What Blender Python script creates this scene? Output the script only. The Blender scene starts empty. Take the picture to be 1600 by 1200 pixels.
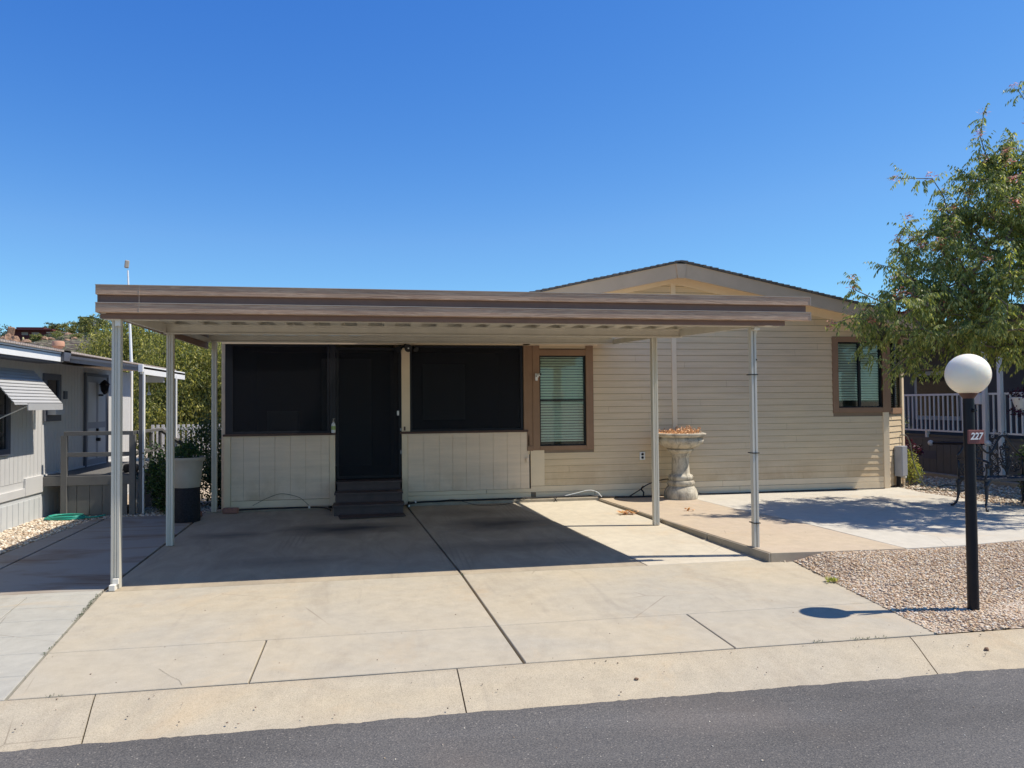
import bpy, bmesh, math, random
import numpy as np
from mathutils import Vector, Matrix, noise
R = math.radians
random.seed(7); rng = np.random.default_rng(7)
scn = bpy.context.scene
# ---------------------------------------------------------------- camera
cd = bpy.data.cameras.new('camera'); cam = bpy.data.objects.new('camera', cd)
scn.collection.objects.link(cam)
cd.sensor_width = 36; cd.lens = 36*1186/1600; cd.clip_start = .05; cd.clip_end = 3000
cam.matrix_world = Matrix.Translation((0, 0, 1.6)) @ Matrix.Rotation(R(-10.3), 4, 'Z') @ Matrix.Rotation(R(91.45), 4, 'X') @ Matrix.Rotation(R(-.5), 4, 'Z')
scn.camera = cam
# ---------------------------------------------------------------- sky + sun
# (gamma, horizon value of the raw sky, wanted horizon value before strength) per channel
SKYC = ((1.75, 2.02, 1.22), (1.18, 3.34, 3.1), (.62, 5.32, 6.3))
SUN = Vector((1.129, -.165, 1.78)).normalized()
EL = math.asin(SUN.z); AZ = math.atan2(SUN.x, SUN.y)
w = bpy.data.worlds.new('World'); scn.world = w; w.use_nodes = True
wn = w.node_tree.nodes; wl = w.node_tree.links
bg = wn['Background']; sky = wn.new('ShaderNodeTexSky'); sky.sky_type = 'NISHITA'
sky.sun_disc = False; sky.sun_elevation = EL; sky.sun_rotation = AZ
sky.altitude = 900; sky.air_density = 1.0; sky.dust_density = .1; sky.ozone_density = 2.5
# desert sky: per-channel curve deepens the blue overhead and leaves the horizon pale
sp_ = wn.new('ShaderNodeSeparateColor'); cb_ = wn.new('ShaderNodeCombineColor'); wl.new(sky.outputs[0], sp_.inputs[0])
for i_, (g_, h_, o_) in enumerate(SKYC):
    pw = wn.new('ShaderNodeMath'); pw.operation = 'POWER'; dv = wn.new('ShaderNodeMath'); dv.operation = 'DIVIDE'; dv.inputs[1].default_value = h_
    ml_ = wn.new('ShaderNodeMath'); ml_.operation = 'MINIMUM'; mo = wn.new('ShaderNodeMath'); mo.operation = 'MULTIPLY'; mo.inputs[1].default_value = o_
    wl.new(sp_.outputs[i_], dv.inputs[0]); wl.new(dv.outputs[0], pw.inputs[0]); pw.inputs[1].default_value = g_
    wl.new(pw.outputs[0], ml_.inputs[0]); wl.new(dv.outputs[0], ml_.inputs[1])
    wl.new((ml_ if g_ > 1 else pw).outputs[0], mo.inputs[0]); wl.new(mo.outputs[0], cb_.inputs[i_])
wl.new(cb_.outputs[0], bg.inputs[0]); bg.inputs[1].default_value = .11
sd = bpy.data.lights.new('sun', 'SUN'); sd.energy = 4.7; sd.angle = R(.53); sd.color = (1, .93, .83)
so = bpy.data.objects.new('sun', sd); scn.collection.objects.link(so)
so.rotation_euler = (-SUN).to_track_quat('-Z', 'Y').to_euler()
vs = scn.view_settings; vs.view_transform = 'Standard'; vs.look = 'None'; vs.exposure = .33; vs.gamma = 1; vs.use_curve_mapping = False
scn.cycles.max_bounces = 8; scn.cycles.transparent_max_bounces = 12

# ---------------------------------------------------------------- materials
class NT:
    def __init__(s, name, rough=.7, spec=.3):
        s.m = bpy.data.materials.new(name); s.m.use_nodes = True
        s.n = s.m.node_tree.nodes; s.l = s.m.node_tree.links
        s.b = s.n['Principled BSDF']; s.b.inputs['Roughness'].default_value = rough
        s.b.inputs['Specular IOR Level'].default_value = spec
        s.tc = s.n.new('ShaderNodeTexCoord')
    def link(s, a, b): s.l.new(a, b)
    def coord(s, scale=(1, 1, 1), rot=(0, 0, 0), kind='Object'):
        mp = s.n.new('ShaderNodeMapping'); mp.inputs['Scale'].default_value = scale; mp.inputs['Rotation'].default_value = rot
        s.link(s.tc.outputs[kind], mp.inputs[0]); return mp.outputs[0]
    def noise(s, scale, detail=4, rough=.55, vec=None, dist=0):
        t = s.n.new('ShaderNodeTexNoise'); t.inputs['Scale'].default_value = scale; t.inputs['Detail'].default_value = detail
        t.inputs['Roughness'].default_value = rough; t.inputs['Distortion'].default_value = dist
        s.link(vec if vec is not None else s.tc.outputs['Object'], t.inputs['Vector']); return t.outputs['Fac']
    def vor(s, scale, vec=None, feat='F1', out='Distance'):
        t = s.n.new('ShaderNodeTexVoronoi'); t.inputs['Scale'].default_value = scale; t.feature = feat
        s.link(vec if vec is not None else s.tc.outputs['Object'], t.inputs['Vector']); return t.outputs[out]
    def ramp(s, fac, stops, interp='LINEAR'):
        t = s.n.new('ShaderNodeValToRGB'); t.color_ramp.interpolation = interp; e = t.color_ramp.elements
        while len(e) < len(stops): e.new(.5)
        for i, (p, c) in enumerate(stops):
            e[i].position = p; e[i].color = (c, c, c, 1) if isinstance(c, (int, float)) else (*c, 1)
        s.link(fac, t.inputs[0]); return t.outputs[0]
    def mix(s, fac, a, b, mode='MIX'):
        t = s.n.new('ShaderNodeMix'); t.data_type = 'RGBA'; t.blend_type = mode
        for i, v in ((0, fac), (6, a), (7, b)):
            if isinstance(v, bpy.types.NodeSocket): s.link(v, t.inputs[i])
            elif isinstance(v, (int, float)): t.inputs[i].default_value = v if i == 0 else (v, v, v, 1)
            else: t.inputs[i].default_value = (*v, 1)
        return t.outputs[2]
    def color(s, c):
        if isinstance(c, bpy.types.NodeSocket): s.link(c, s.b.inputs['Base Color'])
        else: s.b.inputs['Base Color'].default_value = (*c, 1)
        return s
    def bump(s, h, strength=.3, dist=.01):
        t = s.n.new('ShaderNodeBump'); t.inputs['Strength'].default_value = strength; t.inputs['Distance'].default_value = dist
        s.link(h, t.inputs['Height'])
        if s.b.inputs['Normal'].is_linked: s.link(s.b.inputs['Normal'].links[0].from_socket, t.inputs['Normal'])
        s.link(t.outputs[0], s.b.inputs['Normal']); return s
    def island(s):
        t = s.n.new('ShaderNodeNewGeometry'); return t.outputs['Random Per Island']

def sc(c, k): return tuple(min(1, x*k) for x in c)
def concrete(name, c1, c2, speck=.5, stain=.35, dark=(.16, .12, .085), fine=260):
    t = NT(name, .88, .25)
    a = t.ramp(t.noise(.55, 5, .6, dist=.6), [(.35, 0.), (.65, 1.)])
    col = t.mix(a, c1, c2)
    m = t.ramp(t.noise(7, 9, .72), [(.3, .88), (.72, 1.07)])
    col = t.mix(1, col, m, 'MULTIPLY')
    f = t.ramp(t.noise(fine, 2, .7), [(.28, 1-.45*speck), (.5, 1.), (.75, 1+.25*speck)])
    col = t.mix(1, col, f, 'MULTIPLY')
    # faint streaks of dirt drawn along the slope, rust stains
    st = t.noise(1.3, 6, .7, t.coord((1.2, .35, 1)), 1.2)
    col = t.mix(t.ramp(st, [(.52, 0.), (.8, stain)]), col, dark)
    sk = t.noise(1.0, 7, .75, t.coord((7, .55, 1), (0, 0, R(14))), .5)
    col = t.mix(t.ramp(sk, [(.57, 0.), (.70, .22)]), col, (.22, .20, .17))
    cr = t.vor(.75, t.coord((1, 1, 1), (0, 0, .4)), 'DISTANCE_TO_EDGE'); cm = t.ramp(cr, [(.0, .55), (.0022, 0.)])
    ck = t.n.new('ShaderNodeMath'); ck.operation = 'MULTIPLY'; t.link(cm, ck.inputs[0]); t.link(t.ramp(t.noise(.6, 2), [(.55, 0.), (.6, 1.)]), ck.inputs[1])
    col = t.mix(ck.outputs[0], col, (.12, .09, .06))
    col = t.mix(t.ramp(t.noise(.9, 7, .7, None, .8), [(.55, 0.), (.72, .35)]), col, (.52, .36, .19))
    pt = t.vor(38); col = t.mix(t.ramp(pt, [(.0, .55*speck), (.045, 0.)]), col, dark)
    t.color(col).bump(t.noise(fine, 3, .7), .25, .004).bump(t.noise(18, 4, .6), .12, .01)
    return t.m
TAN1, TAN2 = (.475, .405, .285), (.415, .375, .295)
M = {}
M['drive'] = concrete('driveway_concrete', TAN1, TAN2, .5, .3)
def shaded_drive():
    # slab colour darkened to hold the carport's shade, with oil and tyre marks that belong to the concrete
    t = NT('shaded_parking_concrete', .85, .3)
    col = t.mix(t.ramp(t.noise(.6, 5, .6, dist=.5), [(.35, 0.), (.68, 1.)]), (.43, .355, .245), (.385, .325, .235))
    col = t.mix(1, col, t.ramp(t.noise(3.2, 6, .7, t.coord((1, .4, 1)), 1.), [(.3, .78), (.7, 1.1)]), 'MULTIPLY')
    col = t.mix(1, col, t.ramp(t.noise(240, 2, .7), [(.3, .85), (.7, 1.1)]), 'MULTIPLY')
    for cx, cy, sx, sy, k in ((-.35, 9.75, 1.05, .5, 1.), (1.6, 9.7, .95, .6, .9), (-1.7, 9.6, .6, .25, .6), (1.6, 8.3, 1.3, .4, .5), (-.9, 8.0, 1.0, .3, .35), (1.3, 10.7, .9, .4, .35)):
        mp = t.n.new('ShaderNodeMapping'); mp.inputs['Location'].default_value = (-cx/sx, -cy/sy, 0); mp.inputs['Scale'].default_value = (1/sx, 1/sy, 0)
        t.link(t.tc.outputs['Object'], mp.inputs[0])
        nz = t.n.new('ShaderNodeTexNoise'); nz.inputs['Scale'].default_value = 1.6; nz.inputs['Detail'].default_value = 5
        t.link(mp.outputs[0], nz.inputs[0])
        ad = t.n.new('ShaderNodeVectorMath'); ad.operation = 'MULTIPLY_ADD'
        t.link(nz.outputs['Color'], ad.inputs[0]); ad.inputs[1].default_value = (.9, .9, 0); t.link(mp.outputs[0], ad.inputs[2])
        sb = t.n.new('ShaderNodeVectorMath'); sb.operation = 'SUBTRACT'; t.link(ad.outputs[0], sb.inputs[0]); sb.inputs[1].default_value = (.45, .45, 0)
        ln = t.n.new('ShaderNodeVectorMath'); ln.operation = 'LENGTH'; t.link(sb.outputs[0], ln.inputs[0])
        col = t.mix(t.ramp(ln.outputs['Value'], [(.15, k), (.95, 0.)]), col, (.075, .068, .06))
    # tyre tracks: thin streaks along the driving direction
    wv = t.n.new('ShaderNodeTexWave'); wv.inputs['Scale'].default_value = 5.5; wv.inputs['Distortion'].default_value = .6; wv.inputs['Detail'].default_value = 1
    t.link(t.coord((1, .06, 1), (0, 0, R(9))), wv.inputs[0])
    msk = t.ramp(t.noise(.8, 2, .5, t.coord((2.2, .5, 1))), [(.58, 0.), (.68, .22)])
    fac = t.n.new('ShaderNodeMath'); fac.operation = 'MULTIPLY'; t.link(t.ramp(wv.outputs['Fac'], [(.5, 0.), (.9, 1.)]), fac.inputs[0]); t.link(msk, fac.inputs[1])
    col = t.mix(fac.outputs[0], col, (.12, .11, .1))
    t.color(col).bump(t.noise(240, 3, .7), .2, .004); return t.m
M['park'] = shaded_drive()
M['park_light'] = concrete('sunlit_parking_concrete', (.56, .50, .385), (.52, .46, .35), .25, .12)  # paler copy of the slab concrete, sunlight put into the colour
M['curb'] = concrete('curb_concrete', (.475, .395, .265), (.415, .365, .275), .7, .3, (.20, .14, .1), 150)
M['patio_tan'] = concrete('tan_patio_concrete', (.50, .405, .28), (.48, .39, .29), .25, .2, (.35, .2, .1))
M['patio_white'] = concrete('pale_patio_concrete', (.55, .51, .42), (.52, .48, .395), .2, .1)
M['pavers'] = concrete('grey_concrete', (.42, .40, .335), (.385, .37, .315), .4, .3)
def _nd():
    t = NT('stained_grey_concrete', .85, .3)
    col = t.mix(t.ramp(t.noise(.8, 5, .6), [(.35, 0.), (.65, 1.)]), (.36, .32, .26), (.31, .285, .24))
    col = t.mix(t.ramp(t.noise(1.1, 5, .65, t.coord((.5, 1.6, 1)), .8), [(.5, 0.), (.66, .75)]), col, (.20, .115, .06))
    col = t.mix(1, col, t.ramp(t.noise(200, 2, .7), [(.3, .85), (.7, 1.1)]), 'MULTIPLY')
    return t.color(col).m
M['stained'] = _nd()
M['edge'] = concrete('slab_edge_concrete', (.42, .36, .27), (.33, .29, .22), .8, .6, (.1, .09, .06))
def _asph():
    t = NT('asphalt', .92, .3)
    col = t.ramp(t.noise(115, 4, .8), [(.28, (.035, .034, .034)), (.47, (.10, .097, .093)), (.60, (.16, .148, .13)), (.74, (.40, .35, .29))])
    big = t.ramp(t.noise(.55, 5, .62, t.coord((.7, 1.3, 1)), .8), [(.32, .70), (.68, 1.2)])
    col = t.mix(1, col, big, 'MULTIPLY')
    col = t.mix(t.ramp(t.noise(.8, 3, .5), [(.5, 0.), (.7, .22)]), col, (.20, .155, .12))
    st = t.vor(34); stc = t.vor(34, out='Color')
    col = t.mix(t.ramp(st, [(.10, .85), (.16, 0.)]), col, t.mix(stc, (.05, .05, .05), (.42, .38, .32)))
    return t.color(col).bump(t.noise(120, 3, .7), .7, .006).bump(t.noise(3, 3, .5), .1, .02).m
M['asphalt'] = _asph()
M['joint'] = NT('joint_dirt', .95).color((.055, .045, .035)).m
def _dirt():
    t = NT('desert_ground', .95, .2)
    col = t.ramp(t.noise(1.5, 8, .7), [(.3, (.38, .30, .21)), (.6, (.50, .41, .30)), (.8, (.58, .49, .37))])
    return t.color(col).bump(t.noise(30, 5, .7), .6, .03).m
M['dirt'] = _dirt()
def _gbase():
    t = NT('gravel_base', .95, .2)
    c = t.vor(75, out='Color'); sp = t.n.new('ShaderNodeSeparateColor'); t.link(c, sp.inputs[0])
    col = t.ramp(sp.outputs[0], [(0, (.34, .24, .16)), (.35, (.5, .38, .26)), (.6, (.56, .47, .36)), (.8, (.4, .33, .28)), (1, (.68, .60, .48))])
    col = t.mix(t.ramp(t.vor(75, feat='DISTANCE_TO_EDGE'), [(.0, .5), (.09, 0.)]), col, (.16, .12, .09))
    return t.color(col).bump(t.vor(75), -1.0, .012).m
M['gbase'] = _gbase()
def _stone(name, stops):
    t = NT(name, .85, .3); col = t.ramp(t.island(), stops, 'CONSTANT')
    col = t.mix(1, col, t.ramp(t.noise(160, 3, .6), [(.3, .8), (.7, 1.15)]), 'MULTIPLY')
    return t.color(col).m
M['stones'] = _stone('gravel_stones', [(0, (.50, .34, .19)), (.16, (.64, .50, .33)), (.34, (.42, .27, .17)), (.46, (.70, .60, .44)), (.62, (.46, .37, .28)), (.72, (.60, .42, .26)), (.84, (.26, .20, .16)), (.9, (.78, .70, .56))])
M['rock_grit'] = _stone('dark_grit', [(0, (.12, .09, .07)), (.4, (.2, .13, .09)), (.7, (.3, .2, .14))])
M['stones_warm'] = _stone('warm_gravel_stones', [(0, (.50, .38, .26)), (.16, (.66, .55, .40)), (.34, (.42, .30, .2)), (.5, (.72, .64, .50)), (.7, (.5, .42, .32)), (.84, (.3, .25, .2)), (.9, (.78, .72, .6))])

def paint(name, c, rough=.6, var=.08, scale=3., bumpy=.05, spec=.3, streak=False, grime=0.):
    t = NT(name, rough, spec)
    vec = t.coord((1, 1, .25)) if streak else None
    col = t.mix(1, t.mix(0, c, c), t.ramp(t.noise(scale, 5, .6, vec), [(.3, 1-var), (.7, 1+var*.6)]), 'MULTIPLY')
    if grime: col = t.mix(t.ramp(t.noise(1.7, 6, .7, t.coord((1, 1, .3)), .5), [(.5, 0.), (.8, grime)]), col, (.12, .09, .06))
    t.color(col)
    if bumpy: t.bump(t.noise(60, 4, .6), bumpy, .01)
    return t.m
def _siding(name, c, c2):
    t = NT(name, .62, .25)
    col = t.mix(t.ramp(t.noise(.45, 4, .6, t.coord((1, 1, .8))), [(.35, 0.), (.65, 1.)]), c, c2)
    col = t.mix(1, col, t.ramp(t.noise(2.2, 6, .65, t.coord((.5, 1, 6))), [(.3, .88), (.7, 1.05)]), 'MULTIPLY')
    sx = t.n.new('ShaderNodeSeparateXYZ'); t.link(t.tc.outputs['Object'], sx.inputs[0])
    lo = t.ramp(sx.outputs['Z'], [(.05, 1.), (.75, 0.)]); nz = t.ramp(t.noise(1.6, 6, .7, t.coord((1, 1, .6))), [(.45, 0.), (.62, .55)])
    mm = t.n.new('ShaderNodeMath'); mm.operation = 'MULTIPLY'; t.link(lo, mm.inputs[0]); t.link(nz, mm.inputs[1])
    col = t.mix(mm.outputs[0], col, (.44, .27, .12))
    wv = t.noise(9, 6, .7, t.coord((.35, 1, 9)))
    t.color(col).bump(wv, .35, .004); return t.m
M['siding'] = _siding('tan_siding', (.77, .59, .355), (.69, .545, .36))
M['lap_shade'] = paint('lap_shade_brown', (.24, .18, .125), .9, .1)  # dark wall colour stands in for shade in the slits between boards
M['siding_trim'] = paint('tan_trim_paint', (.82, .66, .45), .6, .06)
M['panel'] = _siding('beige_panel', (.86, .68, .49), (.81, .645, .475))
M['brown_trim'] = paint('brown_trim_paint', (.29, .175, .105), .6, .1, 5)
M['ledge'] = paint('dark_brown_ledge', (.10, .06, .045), .6, .15)
M['rake'] = paint('taupe_rake_paint', (.55, .405, .265), .65, .08)
def _alum():
    t = NT('wood_grain_aluminium', .55, .4)
    v = t.coord((.55, 1, 13)); g = t.noise(4.5, 5, .66, v, 1.6)
    col = t.ramp(g, [(.33, (.34, .20, .125)), (.48, (.44, .28, .175)), (.62, (.56, .38, .245))])
    col = t.mix(1, col, t.ramp(t.noise(.8, 3, .5, t.coord((1, 1, .1))), [(.3, .85), (.7, 1.12)]), 'MULTIPLY')
    return t.color(col).bump(g, .8, .006).m
M['fascia'] = _alum()
M['fascia_dark'] = paint('brown_aluminium', (.20, .12, .085), .5, .1, 6)
M['fascia_edge'] = paint('fascia_edge_metal', (.52, .43, .33), .5, .05)
M['metal_cream'] = paint('cream_aluminium', (.60, .56, .47), .45, .09, 4, .12, .4, grime=.12)
M['metal_white'] = paint('white_post_aluminium', (.60, .56, .46), .42, .08, 3, 0, .45, True, grime=.12)
M['bracket'] = paint('white_bracket', (.78, .74, .64), .5, .05)
M['black_metal'] = paint('black_painted_metal', (.010, .010, .014), .38, .25, 8, .1, .25)
M['iron'] = paint('cast_iron', (.018, .020, .026), .45, .3, 20, .3, .5)
M['black_plastic'] = paint('black_plastic', (.012, .012, .014), .45, .1)
M['white_plastic'] = paint('white_plastic', (.78, .78, .74), .4, .03)
M['step_brown'] = paint('dark_brown_step_paint', (.085, .062, .055), .6, .2, 6)
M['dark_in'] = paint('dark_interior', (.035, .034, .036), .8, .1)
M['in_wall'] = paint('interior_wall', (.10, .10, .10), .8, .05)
M['in_door'] = paint('interior_door', (.60, .60, .62), .6, .05)
M['shingle'] = None
def _sh(name, a, b):
    t = NT(name, .95, .2)
    br = t.n.new('ShaderNodeTexBrick'); br.inputs['Scale'].default_value = 4; br.inputs['Mortar Size'].default_value = .02
    br.inputs['Color1'].default_value = (*a, 1); br.inputs['Color2'].default_value = (*b, 1); br.inputs['Mortar'].default_value = (*sc(a, .4), 1)
    t.link(t.tc.outputs['Object'], br.inputs[0])
    col = t.mix(1, br.outputs[0], t.ramp(t.noise(90, 3, .8), [(.3, .6), (.7, 1.4)]), 'MULTIPLY')
    return t.color(col).bump(t.noise(60, 3, .8), .6, .02).m
M['shingle'] = _sh('grey_shingles', (.12, .12, .125), (.17, .165, .16))
M['shingle_pink'] = _sh('weathered_pink_shingles', (.44, .36, .31), (.5, .43, .37))
def glassy(name, tint, mixv=.6):
    t = NT(name, .03, .5)
    tr = t.n.new('ShaderNodeBsdfTransparent'); tr.inputs[0].default_value = (*tint, 1)
    gl = t.n.new('ShaderNodeBsdfGlossy'); gl.inputs['Roughness'].default_value = .02; gl.inputs[0].default_value = (.75, .76, .74, 1)
    fr = t.n.new('ShaderNodeFresnel'); fr.inputs[0].default_value = 1.5
    mx = t.n.new('ShaderNodeMixShader'); ad = t.n.new('ShaderNodeMath'); ad.operation = 'ADD'; ad.inputs[1].default_value = .01
    ml = t.n.new('ShaderNodeMath'); ml.operation = 'MULTIPLY'; ml.inputs[1].default_value = .55; t.link(fr.outputs[0], ml.inputs[0]); t.link(ml.outputs[0], ad.inputs[0]); t.link(ad.outputs[0], mx.inputs[0]); t.link(tr.outputs[0], mx.inputs[1]); t.link(gl.outputs[0], mx.inputs[2])
    t.link(mx.outputs[0], t.n['Material Output'].inputs[0]); return t.m
M['glass'] = glassy('window_glass', (.90, .95, .92))
def _screen():
    t = NT('insect_screen', .6, .3); t.color((.004, .005, .010))
    tr = t.n.new('ShaderNodeBsdfTransparent'); mx = t.n.new('ShaderNodeMixShader'); mx.inputs[0].default_value = .58
    t.link(tr.outputs[0], mx.inputs[1]); t.link(t.b.outputs[0], mx.inputs[2]); t.link(mx.outputs[0], t.n['Material Output'].inputs[0]); return t.m
M['screen'] = _screen()
M['screen_frame'] = paint('dark_screen_frame', (.012, .013, .019), .5, .05)
M['blind'] = paint('pale_blind', (.86, .88, .77), .5, .03, 3, 0)
M['urn'] = None
def _stonecast():
    t = NT('weathered_cast_stone', .9, .2)
    col = t.ramp(t.noise(6, 6, .7), [(.3, (.36, .31, .24)), (.55, (.56, .50, .38)), (.75, (.66, .61, .50))])
    col = t.mix(t.ramp(t.noise(5, 5, .7, t.coord((2, 2, .5)), .6), [(.48, 0.), (.66, .75)]), col, (.13, .12, .105))
    return t.color(col).bump(t.noise(40, 5, .7), .5, .01).m
M['urn'] = _stonecast()
M['dry'] = None
def leafmat(name, cols, trans=.35, rough=.5):
    t = NT(name, rough, .22)
    n = len(cols); col = t.ramp(t.island(), [(i/n, c) for i, c in enumerate(cols)], 'CONSTANT')
    t.color(col); tl = t.n.new('ShaderNodeBsdfTranslucent'); t.link(t.mix(1, col, (1.3, 1.35, .6), 'MULTIPLY'), tl.inputs[0])
    mx = t.n.new('ShaderNodeMixShader'); mx.inputs[0].default_value = trans
    t.link(t.b.outputs[0], mx.inputs[1]); t.link(tl.outputs[0], mx.inputs[2]); t.link(mx.outputs[0], t.n['Material Output'].inputs[0]); return t.m
M['dry'] = leafmat('dried_orange_plant', [(.55, .26, .10), (.68, .38, .18), (.45, .2, .09), (.75, .48, .26)], .2)
M['leaf'] = leafmat('pistache_leaf', [(.19, .24, .08), (.24, .28, .085), (.34, .36, .11), (.13, .165, .065), (.52, .50, .19), (.21, .25, .10)], .40, .48)
M['leaf_red'] = leafmat('reddish_flower', [(.70, .18, .14), (.72, .30, .2), (.45, .12, .10), (.5, .3, .2)], .3)
M['leaf_maroon'] = leafmat('maroon_leaf', [(.13, .02, .025), (.09, .015, .02)], .2)
M['willow'] = leafmat('acacia_leaf', [(.20, .22, .06), (.33, .31, .075), (.55, .50, .14), (.10, .12, .045), (.27, .26, .10), (.14, .15, .05)], .35)
M['shrub'] = leafmat('dark_shrub_leaf', [(.03, .07, .022), (.05, .095, .03), (.035, .06, .03), (.08, .13, .04)], .25)
M['hedge'] = leafmat('hedge_leaf', [(.04, .075, .03), (.06, .095, .04), (.03, .05, .025), (.09, .12, .05)], .25)
M['yellow'] = leafmat('yellow_green_leaf', [(.32, .34, .07), (.42, .42, .12), (.22, .27, .06), (.5, .44, .18)], .35)
M['purple'] = leafmat('purple_flower', [(.12, .015, .05), (.07, .015, .04), (.05, .03, .03)], .3)
M['scrub'] = leafmat('desert_scrub', [(.17, .19, .06), (.24, .24, .075), (.13, .15, .06), (.30, .28, .09)], .3)
M['sage'] = leafmat('grey_scrub', [(.12, .15, .11), (.09, .12, .08), (.17, .19, .14)], .3)
M['bark'] = paint('bark', (.16, .13, .10), .9, .25, 12, .5)
M['twig'] = paint('twig', (.22, .18, .14), .85, .2, 12, .2)
def _globe():
    t = NT('opal_globe', .35, .4); t.color((.90, .82, .66)); t.b.inputs['Subsurface Weight'].default_value = .8
    t.b.inputs['Subsurface Radius'].default_value = (.30, .26, .20); t.b.inputs['Subsurface Scale'].default_value = .5; return t.m
M['globe'] = _globe()
M['collar'] = paint('brown_collar', (.10, .045, .035), .5, .1)
M['plate'] = paint('reddish_brown_plate', (.21, .075, .062), .6, .15, 12)
M['n_siding'] = paint('white_grey_siding', (.56, .55, .525), .6, .05, 2, .05)
M['n_skirt'] = paint('grey_skirting', (.55, .56, .55), .6, .05)
M['n_white'] = paint('white_trim', (.80, .80, .77), .5, .04)
M['n_dark'] = paint('slate_trim', (.10, .105, .125), .6, .1)
M['n_gutter'] = paint('grey_gutter', (.22, .215, .21), .5, .1)
M['deck_grey'] = paint('grey_deck_paint', (.14, .135, .125), .65, .1, 6, .1)
M['terracotta'] = paint('terracotta', (.55, .30, .19), .8, .15)
M['pot'] = paint('cream_pot', (.38, .34, .28), .7, .08, 8)
M['pedestal'] = paint('black_mesh_pedestal', (.018, .018, .022), .75, .7, 60, .8)
M['hose_dark'] = paint('dark_hose', (.10, .11, .08), .5, .1)
M['hose'] = paint('green_hose', (.03, .30, .22), .4, .1)
M['brick'] = paint('brick', (.30, .15, .115), .9, .2, 30, .3)
M['galv'] = paint('grey_metal_box', (.30, .31, .33), .4, .08, 8, 0, .5)
M['rock'] = None
def _rock(name, a, b, c):
    t = NT(name, .95, .2); col = t.ramp(t.noise(2.2, 8, .75), [(.3, a), (.52, b), (.72, c)])
    return t.color(col).bump(t.noise(5, 7, .75), .8, .3).m
M['rock'] = _rock('desert_rock', (.16, .10, .07), (.36, .22, .14), (.46, .32, .22))
M['hill'] = None
def _hill():
    t = NT('rocky_hillside', .95, .2)
    v = t.vor(1.1, out='Color'); sp = t.n.new('ShaderNodeSeparateColor'); t.link(v, sp.inputs[0])
    col = t.ramp(sp.outputs[0], [(0, (.16, .12, .10)), (.3, (.30, .24, .18)), (.6, (.36, .30, .23)), (.85, (.20, .22, .10)), (1, (.5, .43, .36))])
    col = t.mix(t.ramp(t.noise(.16, 5, .7), [(.40, 0.), (.52, .8)]), col, (.21, .215, .085))
    col = t.mix(t.ramp(t.vor(1.1), [(.30, 0.), (.65, .85)]), col, (.08, .06, .05))
    return t.color(col).bump(t.noise(.8, 6, .8), 1., 1.).m
M['hill'] = _hill()
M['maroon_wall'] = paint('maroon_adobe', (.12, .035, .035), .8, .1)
M['maroon_lit'] = paint('sunlit_maroon_adobe', (.33, .13, .10), .8, .1)  # lighter copy of the maroon, sunshine on the wing put into its colour

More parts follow.
